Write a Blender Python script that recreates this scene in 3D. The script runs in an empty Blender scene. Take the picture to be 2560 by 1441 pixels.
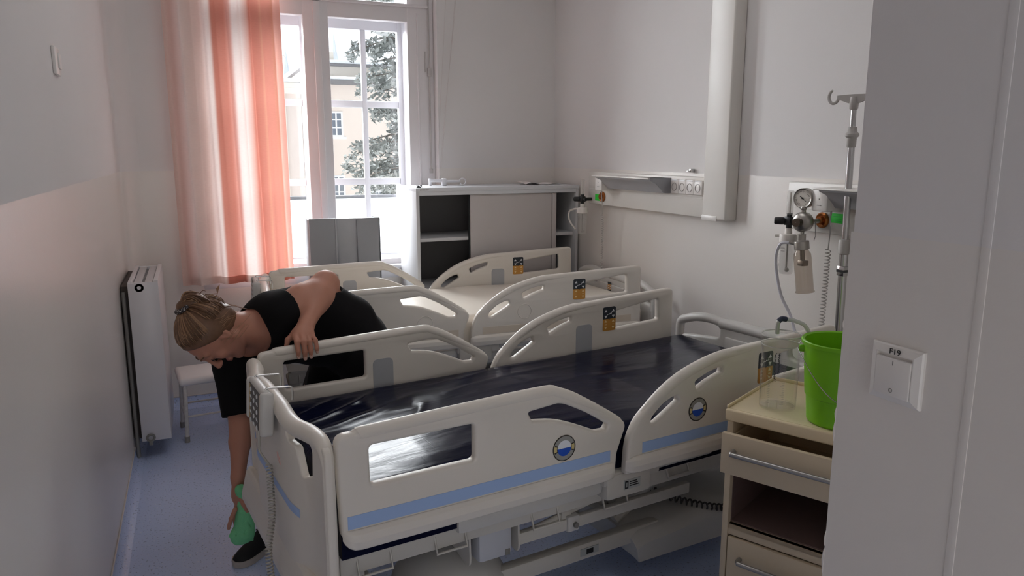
import bpy, bmesh, math, random
import numpy as np
from mathutils import Vector, Matrix, Euler
S = bpy.context.scene
COL = S.collection
PI = math.pi

# ------------------------------------------------------------------ camera
def setup_camera():
    f, vx, vy, cx, cy, H = 1840.0, 475.0, 380.0, 1280.0, 720.5, 1.65
    pitch = math.atan((cy - vy) / f); yaw = math.atan((cx - vx) / math.hypot(f, cy - vy))
    fw = Vector((math.sin(yaw) * math.cos(pitch), math.cos(yaw) * math.cos(pitch), -math.sin(pitch)))
    rt = Vector((math.cos(yaw), -math.sin(yaw), 0)); up = rt.cross(fw)
    cd = bpy.data.cameras.new('camera'); co = bpy.data.objects.new('camera', cd); COL.objects.link(co)
    m = Matrix(((rt.x, up.x, -fw.x, 0), (rt.y, up.y, -fw.y, 0), (rt.z, up.z, -fw.z, H), (0, 0, 0, 1)))
    co.matrix_world = m
    cd.sensor_fit = 'HORIZONTAL'; cd.sensor_width = 36.0; cd.lens = 36.0 * f / 2560.0
    cd.clip_start = 0.02; cd.clip_end = 500
    S.camera = co
setup_camera()

# ------------------------------------------------------------------ light, exposure
S.view_settings.view_transform = 'Standard'
S.view_settings.look = 'None'
S.view_settings.gamma = 1.0
S.view_settings.use_curve_mapping = False
S.view_settings.exposure = 0.0
cy_ = S.cycles
cy_.max_bounces = 14; cy_.diffuse_bounces = 8; cy_.glossy_bounces = 6; cy_.transmission_bounces = 8
cy_.transparent_max_bounces = 24
cy_.caustics_reflective = False; cy_.caustics_refractive = False
cy_.sample_clamp_indirect = 6.0
cy_.use_denoising = True
try:
    cy_.denoiser = 'OPENIMAGEDENOISE'
    cy_.denoising_input_passes = 'RGB_ALBEDO_NORMAL'
except Exception: pass

WORLD_STRENGTH = 0.85
SUN_STRENGTH = 34.0
def setup_world():
    w = bpy.data.worlds.new('overcast_sky'); S.world = w; w.use_nodes = True
    nt = w.node_tree; nt.nodes.clear()
    out = nt.nodes.new('ShaderNodeOutputWorld'); bg = nt.nodes.new('ShaderNodeBackground')
    bg.inputs['Color'].default_value = (0.90, 0.96, 1.0, 1); bg.inputs['Strength'].default_value = WORLD_STRENGTH
    nt.links.new(bg.outputs[0], out.inputs[0])
setup_world()
def setup_sun():
    # veiled winter sun, spread wide by cloud, coming in through the window
    l = bpy.data.lights.new('veiled_sun', 'SUN'); l.energy = SUN_STRENGTH; l.angle = math.radians(75); l.color = (0.93, 0.97, 1.0)
    o = bpy.data.objects.new('veiled_sun', l); COL.objects.link(o)
    d = Vector((0.23, -1.0, -0.42)).normalized()
    o.rotation_euler = d.to_track_quat('-Z', 'Y').to_euler(); o.location = (0, 12, 8)
setup_sun()
def setup_portal():
    l = bpy.data.lights.new('window_portal', 'AREA'); l.shape = 'RECTANGLE'; l.size = 1.6; l.size_y = 2.32
    l.cycles.is_portal = True
    o = bpy.data.objects.new('window_portal', l); COL.objects.link(o)
    o.location = (0.82, 5.62, 1.96); o.rotation_euler = (-PI / 2, 0, 0)
setup_portal()
CEILING_FILL = 9.0
def setup_ceiling_fill():  # unseen fill light added under the ceiling to brighten the room
    l = bpy.data.lights.new('ceiling_fill', 'AREA'); l.shape = 'RECTANGLE'; l.size = 1.3; l.size_y = 1.3; l.energy = CEILING_FILL; l.color = (1.0, 0.99, 0.98)
    o = bpy.data.objects.new('ceiling_fill', l); COL.objects.link(o)
    o.location = (1.1, 2.7, 3.27)
setup_ceiling_fill()
CORRIDOR_FILL = 17.5
def setup_corridor_fill():
    # fill light added behind the camera, shining in through the door opening
    l = bpy.data.lights.new('corridor_fill', 'AREA'); l.shape = 'RECTANGLE'; l.size = 1.0; l.size_y = 1.9; l.energy = CORRIDOR_FILL; l.color = (1.0, 0.985, 0.96)
    o = bpy.data.objects.new('corridor_fill', l); COL.objects.link(o)
    o.location = (0.15, -2.1, 1.35); o.rotation_euler = (PI / 2, 0, 0)
setup_corridor_fill()

# ------------------------------------------------------------------ materials
def lin(c):
    r = []
    for v in c[:3]:
        v = v / 255.0
        r.append(v / 12.92 if v <= 0.04045 else ((v + 0.055) / 1.055) ** 2.4)
    return (r[0], r[1], r[2], 1.0)
MATS = {}
def mat(name, c, rough=0.5, metal=0.0, spec=0.5, coat=0.0, bump=0.0, bscale=200.0, var=0.0, vscale=6.0, trans=0.0, ior=1.45, stretch=None, alpha=1.0):
    if name in MATS: return MATS[name]
    m = bpy.data.materials.new(name); m.use_nodes = True
    nt = m.node_tree; b = nt.nodes['Principled BSDF']; L = nt.links.new
    col = lin(c)
    b.inputs['Base Color'].default_value = col; b.inputs['Roughness'].default_value = rough
    b.inputs['Metallic'].default_value = metal; b.inputs['Specular IOR Level'].default_value = spec
    b.inputs['Coat Weight'].default_value = coat; b.inputs['IOR'].default_value = ior
    b.inputs['Transmission Weight'].default_value = trans
    b.inputs['Alpha'].default_value = alpha
    tc = nt.nodes.new('ShaderNodeTexCoord')
    src = tc.outputs['Object']
    if stretch:
        mp = nt.nodes.new('ShaderNodeMapping'); mp.inputs['Scale'].default_value = stretch
        L(src, mp.inputs[0]); src = mp.outputs[0]
    n = nt.nodes.new('ShaderNodeTexNoise'); n.inputs['Scale'].default_value = vscale; n.inputs['Detail'].default_value = 5
    L(src, n.inputs['Vector'])
    mix = nt.nodes.new('ShaderNodeMix'); mix.data_type = 'RGBA'
    d = max(var, 0.015)
    mix.inputs['A'].default_value = tuple(x * (1 - d) for x in col[:3]) + (1,)
    mix.inputs['B'].default_value = tuple(min(1, x * (1 + d)) for x in col[:3]) + (1,)
    L(n.outputs['Fac'], mix.inputs['Factor']); L(mix.outputs['Result'], b.inputs['Base Color'])
    if bump > 0:
        n2 = nt.nodes.new('ShaderNodeTexNoise'); n2.inputs['Scale'].default_value = bscale; n2.inputs['Detail'].default_value = 3
        L(src, n2.inputs['Vector'])
        bp = nt.nodes.new('ShaderNodeBump'); bp.inputs['Strength'].default_value = bump; bp.inputs['Distance'].default_value = 0.002
        L(n2.outputs['Fac'], bp.inputs['Height']); L(bp.outputs[0], b.inputs['Normal'])
    MATS[name] = m
    return m
def glassy(name, tint=(255, 255, 255), refl=0.06, tintmix=0.0, rough=0.02):
    """thin clear sheet: see-through with a fresnel reflection"""
    if name in MATS: return MATS[name]
    m = bpy.data.materials.new(name); m.use_nodes = True; nt = m.node_tree; nt.nodes.clear(); L = nt.links.new
    out = nt.nodes.new('ShaderNodeOutputMaterial'); t = nt.nodes.new('ShaderNodeBsdfTransparent'); g = nt.nodes.new('ShaderNodeBsdfGlossy')
    t.inputs[0].default_value = lin(tint); g.inputs['Roughness'].default_value = rough
    fr = nt.nodes.new('ShaderNodeFresnel'); ge = nt.nodes.new('ShaderNodeNewGeometry'); io = nt.nodes.new('ShaderNodeMapRange')
    io.inputs[3].default_value = 1.42; io.inputs[4].default_value = 1 / 1.42; L(ge.outputs['Backfacing'], io.inputs[0]); L(io.outputs[0], fr.inputs['IOR'])
    mx = nt.nodes.new('ShaderNodeMixShader'); L(fr.outputs[0], mx.inputs[0]); L(t.outputs[0], mx.inputs[1]); L(g.outputs[0], mx.inputs[2])
    L(mx.outputs[0], out.inputs[0]); MATS[name] = m
    return m

# ------------------------------------------------------------------ mesh helpers
class MB:
    def __init__(s): s.v = []; s.f = []; s.m = []
    def add(s, vs, fs, mi=0):
        o = len(s.v); s.v += [tuple(v) for v in vs]; s.f += [tuple(i + o for i in f) for f in fs]; s.m += [mi] * len(fs)
        return s
    def bm(s, b, mi=0, M=None):
        b.verts.index_update()
        vs = [(M @ v.co if M else v.co) for v in b.verts]
        s.add(vs, [[v.index for v in f.verts] for f in b.faces], mi); b.free(); return s
    def box(s, x0, y0, z0, x1, y1, z1, r=0.0, seg=2, mi=0, M=None):
        b = bmesh.new(); bmesh.ops.create_cube(b, size=1)
        for v in b.verts:
            v.co = Vector(((x0 + x1) / 2 + v.co.x * (x1 - x0), (y0 + y1) / 2 + v.co.y * (y1 - y0), (z0 + z1) / 2 + v.co.z * (z1 - z0)))
        if r > 0:
            r = min(r, abs(x1 - x0) * .49, abs(y1 - y0) * .49, abs(z1 - z0) * .49)
            bmesh.ops.bevel(b, geom=list(b.edges), offset=r, segments=seg, affect='EDGES', profile=0.5)
        return s.bm(b, mi, M)
    def tube(s, pts, r, n=10, closed=False, mi=0, caps=True):
        pts = [Vector(p) for p in pts]; N = len(pts)
        rs = r if hasattr(r, '__len__') else [r] * N
        T = []
        for i in range(N):
            if closed: t = pts[(i + 1) % N] - pts[i - 1]
            else: t = pts[min(i + 1, N - 1)] - pts[max(i - 1, 0)]
            T.append(t.normalized() if t.length > 1e-9 else Vector((0, 0, 1)))
        u = T[0].orthogonal().normalized(); vs = []
        for i in range(N):
            u = (u - T[i] * u.dot(T[i]))
            u = u.normalized() if u.length > 1e-6 else T[i].orthogonal().normalized()
            w = T[i].cross(u)
            for k in range(n):
                a = 2 * PI * k / n; vs.append(pts[i] + (u * math.cos(a) + w * math.sin(a)) * rs[i])
        fs = []
        for i in range(N if closed else N - 1):
            j = (i + 1) % N
            for k in range(n): fs.append((i * n + k, i * n + (k + 1) % n, j * n + (k + 1) % n, j * n + k))
        if caps and not closed:
            fs.append(tuple(range(n - 1, -1, -1))); fs.append(tuple((N - 1) * n + k for k in range(n)))
        return s.add(vs, fs, mi)
    def cyl(s, p0, p1, r, r1=None, n=20, mi=0): return s.tube([p0, p1], [r, r if r1 is None else r1], n, mi=mi)
    def lathe(s, prof, c=(0, 0, 0), axis=(0, 0, 1), n=32, mi=0, caps=False):
        c = Vector(c); ax = Vector(axis).normalized(); u = ax.orthogonal().normalized(); w = ax.cross(u); vs = []
        for r, h in prof:
            for k in range(n):
                a = 2 * PI * k / n; vs.append(c + ax * h + (u * math.cos(a) + w * math.sin(a)) * r)
        fs = []
        for i in range(len(prof) - 1):
            for k in range(n): fs.append((i * n + k, i * n + (k + 1) % n, (i + 1) * n + (k + 1) % n, (i + 1) * n + k))
        if caps:
            fs.append(tuple(range(n - 1, -1, -1))); fs.append(tuple((len(prof) - 1) * n + k for k in range(n)))
        return s.add(vs, fs, mi)
    def ball(s, c, r, n=16, mi=0):
        if not hasattr(r, '__len__'): r = (r, r, r)
        b = bmesh.new(); bmesh.ops.create_uvsphere(b, u_segments=n, v_segments=max(6, n // 2), radius=1)
        for v in b.verts: v.co = Vector((c[0] + v.co.x * r[0], c[1] + v.co.y * r[1], c[2] + v.co.z * r[2]))
        return s.bm(b, mi)
    def poly(s, pts, mi=0): return s.add(pts, [tuple(range(len(pts)))], mi)
    def prism(s, poly, fn, t, mi=0):
        """extrude a 2D polygon; fn(u, v, w) -> 3D, w in [0, t]"""
        n = len(poly); vs = [fn(u, v, 0) for u, v in poly] + [fn(u, v, t) for u, v in poly]
        fs = [tuple(range(n - 1, -1, -1)), tuple(range(n, 2 * n))] + [(i, (i + 1) % n, n + (i + 1) % n, n + i) for i in range(n)]
        return s.add(vs, fs, mi)
    def plate(s, outer, holes, t, bev, fn, mi=0, res=3):
        """flat plate with holes and rounded edges; fn(u, v, w) -> 3D, w in [-t/2, t/2]"""
        cu = bpy.data.curves.new('tmp', 'CURVE'); cu.dimensions = '2D'; cu.fill_mode = 'BOTH'
        cu.extrude = max(t / 2 - bev, 1e-5); cu.bevel_depth = bev; cu.bevel_resolution = res; cu.offset = -bev
        for pl in [outer] + list(holes):
            sp = cu.splines.new('POLY'); sp.points.add(len(pl) - 1); sp.use_cyclic_u = True
            for p, q in zip(sp.points, pl): p.co = (q[0], q[1], 0, 1)
        o = bpy.data.objects.new('tmp', cu); COL.objects.link(o)
        dg = bpy.context.evaluated_depsgraph_get(); me = bpy.data.meshes.new_from_object(o.evaluated_get(dg))
        b = bmesh.new(); b.from_mesh(me); bmesh.ops.remove_doubles(b, verts=b.verts, dist=1e-5)
        for v in b.verts: v.co = Vector(fn(v.co.x, v.co.y, v.co.z))
        bmesh.ops.recalc_face_normals(b, faces=b.faces)
        bpy.data.objects.remove(o); bpy.data.curves.remove(cu); bpy.data.meshes.remove(me)
        return s.bm(b, mi)
    def build(s, name, mats, parent=None, angle=40, recalc=True, smooth=True):
        me = bpy.data.meshes.new(name); me.from_pydata(s.v, [], s.f)
        if not isinstance(mats, (list, tuple)): mats = [mats]
        for m in mats: me.materials.append(m)
        me.polygons.foreach_set('material_index', s.m)
        if recalc:
            b = bmesh.new(); b.from_mesh(me); bmesh.ops.recalc_face_normals(b, faces=b.faces); b.to_mesh(me); b.free()
        if smooth:
            me.polygons.foreach_set('use_smooth', [True] * len(me.polygons))
            me.set_sharp_from_angle(angle=math.radians(angle))
        me.update()
        o = bpy.data.objects.new(name, me); COL.objects.link(o)
        if parent: o.parent = parent
        return o
def tag(o, label=None, cat=None, group=None, kind=None):
    if label: o['label'] = label
    if cat: o['category'] = cat
    if group: o['group'] = group
    if kind: o['kind'] = kind
    return o
def empty(name, loc=(0, 0, 0), rz=0.0, label=None, cat=None, group=None):
    o = bpy.data.objects.new(name, None); COL.objects.link(o); o.location = loc; o.rotation_euler = (0, 0, rz)
    o.empty_display_size = 0.1
    return tag(o, label, cat, group)
def rp(pts, r=0.01, n=5):
    """polygon with rounded corners; a point may carry its own radius"""
    out = []; N = len(pts)
    for i in range(N):
        p = Vector(pts[i][:2]); a = Vector(pts[i - 1][:2]); b = Vector(pts[(i + 1) % N][:2]); rr = pts[i][2] if len(pts[i]) > 2 else r
        da = a - p; db = b - p; la, lb = da.length, db.length
        if rr <= 0 or la < 1e-6 or lb < 1e-6: out.append(tuple(p)); continue
        ang = da.angle(db); t = min(rr / max(math.tan(ang / 2), 1e-3), la * .48, lb * .48)
        if ang > math.radians(172): out.append(tuple(p)); continue
        s0 = p + da.normalized() * t; s1 = p + db.normalized() * t
        for k in range(n + 1):
            u = k / n; q = s0 * (1 - u) ** 2 + p * 2 * u * (1 - u) + s1 * u * u; out.append(tuple(q))
    return out
def catmull(pts, n=6):
    pts = [Vector(p) for p in pts]; out = []
    for i in range(len(pts) - 1):
        p0 = pts[max(i - 1, 0)]; p1 = pts[i]; p2 = pts[i + 1]; p3 = pts[min(i + 2, len(pts) - 1)]
        for k in range(n):
            t = k / n
            out.append(0.5 * ((2 * p1) + (p2 - p0) * t + (2 * p0 - 5 * p1 + 4 * p2 - p3) * t * t + (3 * p1 - p0 - 3 * p2 + p3) * t ** 3))
    out.append(pts[-1]); return out
def c2(pts, n=5): return [(p.x, p.y) for p in catmull([(a, b, 0) for a, b in pts], n)]
def helix(path, r, turns, per=12):
    """coiled cord around a path"""
    P = catmull(path, 8); L = [0]
    for i in range(1, len(P)): L.append(L[-1] + (P[i] - P[i - 1]).length)
    N = int(turns * per); out = []; u = None
    for i in range(N + 1):
        d = L[-1] * i / N; j = 0
        while j < len(L) - 2 and L[j + 1] < d: j += 1
        f = (d - L[j]) / max(L[j + 1] - L[j], 1e-9); p = P[j].lerp(P[j + 1], f); t = (P[j + 1] - P[j]).normalized()
        u = t.orthogonal().normalized() if u is None else (u - t * u.dot(t)).normalized()
        w = t.cross(u); a = 2 * PI * i / per
        out.append(p + (u * math.cos(a) + w * math.sin(a)) * r)
    return out
def text_mb(mb, txt, size, fn, depth=0.0005, mi=0, align='CENTER'):
    cu = bpy.data.curves.new('t', 'FONT'); cu.body = txt; cu.size = size; cu.align_x = align; cu.align_y = 'CENTER'; cu.extrude = depth
    o = bpy.data.objects.new('t', cu); COL.objects.link(o)
    dg = bpy.context.evaluated_depsgraph_get(); me = bpy.data.meshes.new_from_object(o.evaluated_get(dg))
    b = bmesh.new(); b.from_mesh(me)
    for v in b.verts: v.co = Vector(fn(v.co.x, v.co.y, v.co.z))
    bpy.data.objects.remove(o); bpy.data.curves.remove(cu); bpy.data.meshes.remove(me)
    return mb.bm(b, mi)
# ================================================================== the room
XL, XR, YW, YB, ZC = -0.39, 2.531, 5.077, -1.6, 3.3
XN, YN = 0.882, 0.792          # face and end of the entrance wall on the right
PAINT_Z = 1.535
def wall_material():
    m = bpy.data.materials.new('painted_wall'); m.use_nodes = True; nt = m.node_tree; b = nt.nodes['Principled BSDF']; L = nt.links.new
    g = nt.nodes.new('ShaderNodeNewGeometry'); sx = nt.nodes.new('ShaderNodeSeparateXYZ'); L(g.outputs['Position'], sx.inputs[0])
    nz = nt.nodes.new('ShaderNodeTexNoise'); nz.inputs['Scale'].default_value = 2.5; L(g.outputs['Position'], nz.inputs['Vector'])
    ad = nt.nodes.new('ShaderNodeMath'); ad.operation = 'MULTIPLY_ADD'; L(nz.outputs['Fac'], ad.inputs[0]); ad.inputs[1].default_value = 0.006; ad.inputs[2].default_value = -0.003
    s2 = nt.nodes.new('ShaderNodeMath'); s2.operation = 'ADD'; L(sx.outputs['Z'], s2.inputs[0]); L(ad.outputs[0], s2.inputs[1])
    gt = nt.nodes.new('ShaderNodeMath'); gt.operation = 'LESS_THAN'; L(s2.outputs[0], gt.inputs[0]); gt.inputs[1].default_value = PAINT_Z
    mx = nt.nodes.new('ShaderNodeMix'); mx.data_type = 'RGBA'; L(gt.outputs[0], mx.inputs['Factor'])
    mx.inputs['A'].default_value = lin((223, 220, 219)); mx.inputs['B'].default_value = lin((225, 220, 215))
    n1 = nt.nodes.new('ShaderNodeTexNoise'); n1.inputs['Scale'].default_value = 1.3; n1.inputs['Detail'].default_value = 6; L(g.outputs['Position'], n1.inputs['Vector'])
    mr = nt.nodes.new('ShaderNodeMapRange'); L(n1.outputs['Fac'], mr.inputs[0]); mr.inputs[3].default_value = 0.96; mr.inputs[4].default_value = 1.03
    mu = nt.nodes.new('ShaderNodeMix'); mu.data_type = 'RGBA'; mu.blend_type = 'MULTIPLY'; mu.inputs['Factor'].default_value = 1
    L(mx.outputs['Result'], mu.inputs['A']); L(mr.outputs[0], mu.inputs['B']); L(mu.outputs['Result'], b.inputs['Base Color'])
    ro = nt.nodes.new('ShaderNodeMapRange'); L(gt.outputs[0], ro.inputs[0]); ro.inputs[3].default_value = 0.85; ro.inputs[4].default_value = 0.28
    L(ro.outputs[0], b.inputs['Roughness'])
    n2 = nt.nodes.new('ShaderNodeTexNoise'); n2.inputs['Scale'].default_value = 160; L(g.outputs['Position'], n2.inputs['Vector'])
    n3 = nt.nodes.new('ShaderNodeTexNoise'); n3.inputs['Scale'].default_value = 7; L(g.outputs['Position'], n3.inputs['Vector'])
    a3 = nt.nodes.new('ShaderNodeMath'); a3.operation = 'MULTIPLY_ADD'; L(n3.outputs['Fac'], a3.inputs[0]); a3.inputs[1].default_value = 4.0; L(n2.outputs['Fac'], a3.inputs[2])
    bp = nt.nodes.new('ShaderNodeBump'); bp.inputs['Strength'].default_value = 0.12; bp.inputs['Distance'].default_value = 0.002
    L(a3.outputs[0], bp.inputs['Height']); L(bp.outputs[0], b.inputs['Normal'])
    return m
M_wall = wall_material()
def floor_material():
    m = bpy.data.materials.new('speckled_blue_vinyl'); m.use_nodes = True; nt = m.node_tree; b = nt.nodes['Principled BSDF']; L = nt.links.new
    g = nt.nodes.new('ShaderNodeNewGeometry')
    n1 = nt.nodes.new('ShaderNodeTexNoise'); n1.inputs['Scale'].default_value = 105; n1.inputs['Detail'].default_value = 1; L(g.outputs['Position'], n1.inputs['Vector'])
    cr = nt.nodes.new('ShaderNodeValToRGB'); e = cr.color_ramp.elements
    e[0].position = 0.29; e[0].color = lin((148, 156, 186)); e[1].position = 0.37; e[1].color = lin((190, 205, 238))
    x = e.new(0.66); x.color = lin((190, 205, 238)); x = e.new(0.74); x.color = lin((212, 218, 236))
    L(n1.outputs['Fac'], cr.inputs[0])
    n2 = nt.nodes.new('ShaderNodeTexNoise'); n2.inputs['Scale'].default_value = 3; n2.inputs['Detail'].default_value = 4; L(g.outputs['Position'], n2.inputs['Vector'])
    mr = nt.nodes.new('ShaderNodeMapRange'); L(n2.outputs['Fac'], mr.inputs[0]); mr.inputs[3].default_value = 0.985; mr.inputs[4].default_value = 1.015
    mu = nt.nodes.new('ShaderNodeMix'); mu.data_type = 'RGBA'; mu.blend_type = 'MULTIPLY'; mu.inputs['Factor'].default_value = 1
    L(cr.outputs[0], mu.inputs['A']); L(mr.outputs[0], mu.inputs['B']); L(mu.outputs['Result'], b.inputs['Base Color'])
    b.inputs['Roughness'].default_value = 0.27
    return m
M_floor = floor_material()
M_ceil = mat('ceiling_paint', (232, 231, 230), 0.9)
M_frame = mat('white_gloss_paint', (226, 226, 230), 0.35, var=0.03)
M_frame_old = mat('aged_white_paint', (226, 222, 223), 0.45, var=0.05, bump=0.1, bscale=60)
M_pane = glassy('window_glass')

def struct(name, mb, m, **k): return tag(mb.build(name, m, **k), kind='structure')
struct('floor', MB().box(XL - .2, YB - .2, -.12, XR + .2, YW + .6, 0), M_floor)
struct('ceiling', MB().box(XL - .2, YB - .2, ZC, XR + .2, YW + .6, ZC + .15), M_ceil)
# left wall, with the soft rounded corner toward the window wall
b = MB(); b.box(XL - .2, YB - .2, 0, XL, YW + .6, ZC); struct('wall_left', b, M_wall)
b = MB(); b.box(XR, YN - .2, 0, XR + .2, YW + .6, ZC); struct('wall_right', b, M_wall)
# wall with the window: four pieces around the opening
WX0, WX1, WZ0, WZ1 = 0.02, 1.62, 0.80, 3.12
b = MB()
def frame_ring(b, x0, x1, z0, z1, ox0, ox1, oz0, oz1, y0, y1, mi=0):
    b.box(x0, y0, z0, ox0, y1, z1, mi=mi); b.box(ox1, y0, z0, x1, y1, z1, mi=mi)
    b.box(ox0, y0, z0, ox1, y1, oz0, mi=mi); b.box(ox0, y0, oz1, ox1, y1, z1, mi=mi)
frame_ring(b, XL, XR, 0, ZC, WX0, WX1, WZ0, WZ1, YW, YW + .55)
# coved corner fillet at the left
cv = []
for k in range(9):
    a = PI / 2 * k / 8; cv.append((XL + .10 - .10 * math.sin(a), YW - .10 + .10 * math.cos(a)))
poly = [(XL, YW)] + cv
b.prism(poly, lambda u, v, w: (u, v, w), ZC)
struct('wall_window', b, M_wall)
struct('wall_entrance', MB().box(XN, YB - .2, 0, XR + .2, YN, PAINT_Z).box(XN, YB - .2, PAINT_Z, XR + .2, YN - .005, ZC), M_wall)
b = MB(); b.box(XL - .2, YB - .2, 0, -.32, YB, ZC); b.box(.66, YB - .2, 0, XN + .05, YB, ZC); b.box(-.32, YB - .2, 2.1, .66, YB, ZC); struct('wall_back', b, M_wall)
b = MB(); b.box(-.38, YB - .02, 0, -.32, YB + .02, 2.16, r=.004); b.box(.66, YB - .02, 0, .72, YB + .02, 2.16, r=.004); b.box(-.32, YB - .02, 2.1, .66, YB + .02, 2.16, r=.004); struct('door_1', b, M_frame)
b = MB(); b.box(-2.2, -3.6, -.12, 2.4, YB - .2, 0); struct('corridor_floor', b, M_floor); struct('corridor_wall', MB().box(-2.2, -3.8, 0, 2.4, -3.6, ZC).box(-2.4, -3.8, 0, -2.2, YB - .2, ZC).box(2.4, -3.8, 0, 2.6, YB - .2, ZC).box(-2.2, YB - .25, 0, XL - .2, YB - .2, ZC).box(XN + .05, YB - .25, 0, 2.4, YB - .2, ZC), M_wall); struct('corridor_ceiling', MB().box(-2.2, -3.6, ZC, 2.4, YB - .2, ZC + .15), M_ceil)
# chips of plaster at the end of the entrance wall and the faint plastered seam beside the switch
b = MB(); random.seed(3)
for z, h, d in ((0.985, .05, .004), (1.03, .03, .003), (1.21, .035, .003), (1.245, .02, .0025), (1.39, .012, .002)):
    pts = [(0, 0), (d * .6, h * .2), (d, h * .5), (d * .5, h * .8), (0, h)]
    b.prism(pts, lambda u, v, w: (XN - .0008 + w, YN - .0005 + u, z + v), .012)
struct('trim_1', b, M_wall)
b = MB(); b.box(XN - .0012, .583, 0, XN + .002, .595, ZC, r=.0006); struct('trim_2', b, M_wall)
# vinyl coved up the walls
def cove(name, pts, side):
    b = MB(); prof = [(0.0, 0.075), (0.003, 0.075), (0.004, 0.045), (0.010, 0.022), (0.022, 0.008), (0.045, 0.0012), (0.045, 0.0), (0, 0)]
    p0, p1 = Vector(pts[0]), Vector(pts[1]); t = (p1 - p0).normalized(); nrm = Vector(side); vs = []
    for p in (p0, p1):
        for d, z in prof: vs.append((p.x + nrm.x * d, p.y + nrm.y * d, z))
    n = len(prof); fs = [(i, (i + 1) % n, n + (i + 1) % n, n + i) for i in range(n)] + [tuple(range(n)), tuple(range(2 * n - 1, n - 1, -1))]
    b.add(vs, fs); struct(name, b, M_floor, angle=60)
    b = MB(); b.tube([p0 + nrm * .003 + Vector((0, 0, .077)), p1 + nrm * .003 + Vector((0, 0, .077))], .0035, 8)
    return b
M_cap = mat('cove_edge_strip', (196, 190, 186), 0.4)
cl = cove('baseboard_left', ((XL, YB, 0), (XL, YW - .02, 0)), (1, 0, 0))
cw = cove('baseboard_window', ((XL + .02, YW, 0), (XR, YW, 0)), (0, -1, 0))
cr_ = cove('baseboard_right', ((XR, YN, 0), (XR, YW, 0)), (-1, 0, 0))
struct('trim_3', cl, M_cap); struct('trim_4', cw, M_cap); struct('trim_5', cr_, M_cap)

# ---------------------------------------------------------------- the double window
b = MB(); YF0, YF1 = 5.165, 5.235      # inner frame
SX = [(0.14, 0.735), (0.90, 1.435)]; SZ0, SZ1 = 0.895, 2.53
b.box(WX0, YF0, WZ0, SX[0][0], YF1, WZ1, r=.006); b.box(SX[0][1], YF0, WZ0, SX[1][0], YF1, WZ1, r=.006); b.box(SX[1][1], YF0, WZ0, WX1, YF1, WZ1, r=.006)
for x0, x1 in SX:
    b.box(x0 - .01, YF0 + .002, WZ0, x1 + .01, YF1 - .002, SZ0, r=.004); b.box(x0 - .01, YF0 + .002, SZ1, x1 + .01, YF1 - .002, SZ1 + .12, r=.004)
    b.box(x0 - .01, YF0 + .002, 3.04, x1 + .01, YF1 - .002, WZ1, r=.004)
# rail mouldings: cover strips on the mullion and above the sashes
b.box(.80, YF0 - .018, SZ0 - .06, .845, YF0 + .01, SZ1 + .09, r=.006)
b.box(.06, YF0 - .022, SZ1 + .095, 1.58, YF0 + .01, SZ1 + .115, r=.005)
b.box(1.50, YF0 - .012, SZ0 - .06, 1.512, YF0 + .01, SZ1 + .06, r=.004)
win = struct('window_1', b, M_frame_old)
b = MB()       # outer frame with glazing bars, deeper in the wall
YO0, YO1 = 5.42, 5.465
b.box(WX0, YO0, WZ0, .17, YO1, WZ1); b.box(.745, YO0, WZ0, .935, YO1, WZ1); b.box(1.43, YO0, WZ0, WX1, YO1, WZ1)
b.box(WX0, YO0 + .003, WZ0, WX1, YO1 - .003, .915); b.box(WX0, YO0 + .003, 2.50, WX1, YO1 - .003, 2.64); b.box(WX0, YO0 + .003, 3.04, WX1, YO1 - .003, WZ1)
for xa, xb in ((.17, .745), (.935, 1.43)):
    xm = (xa + xb) / 2
    b.box(xm - .019, YO0 + .006, .915, xm + .019, YO1 - .006, 2.50, r=.005)
    for z in (1.437, 1.988): b.box(xa, YO0 + .008, z - .024, xb, YO1 - .008, z + .024, r=.005)
b.build('glazing_frame', M_frame, win)
b = MB(); b.box(WX0, YF0 - .09, WZ0 - .03, WX1, YF0 + .02, SZ0 - .035, r=.008); b.build('sill_board', M_frame, win)
b = MB()       # lining between the two frames
b.box(WX0, YF1, WZ0, WX0 + .1, YO0, WZ1); b.box(WX1 - .16, YF1, WZ0, WX1, YO0, WZ1); b.box(WX0, YF1, WZ0, WX1, YO0, .895); b.box(WX0, YF1, 2.60, WX1, YO0, 2.64)
b.build('lining', M_frame, win)
for k, (xa, xb) in enumerate(((.17, .745), (.935, 1.43))):
    MB().box(xa, YO0 + .02, .915, xb, YO0 + .024, 2.50).build('window_pane', M_pane, win)
b = MB()       # bolts and rod on the right-hand frame
b.cyl((1.585, YF0 - .012, 1.52), (1.585, YF0 - .012, 2.75), .006, n=8); b.box(1.572, YF0 - .02, 2.17, 1.60, YF0, 2.23, r=.003); b.box(1.574, YF0 - .02, 1.50, 1.598, YF0, 1.53, r=.003)
b.box(1.555, YF0 - .008, 2.20, 1.562, YF0, 2.34)
b.build('espagnolette_rod', mat('grey_white_metal', (190, 186, 184), 0.4), win)
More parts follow.
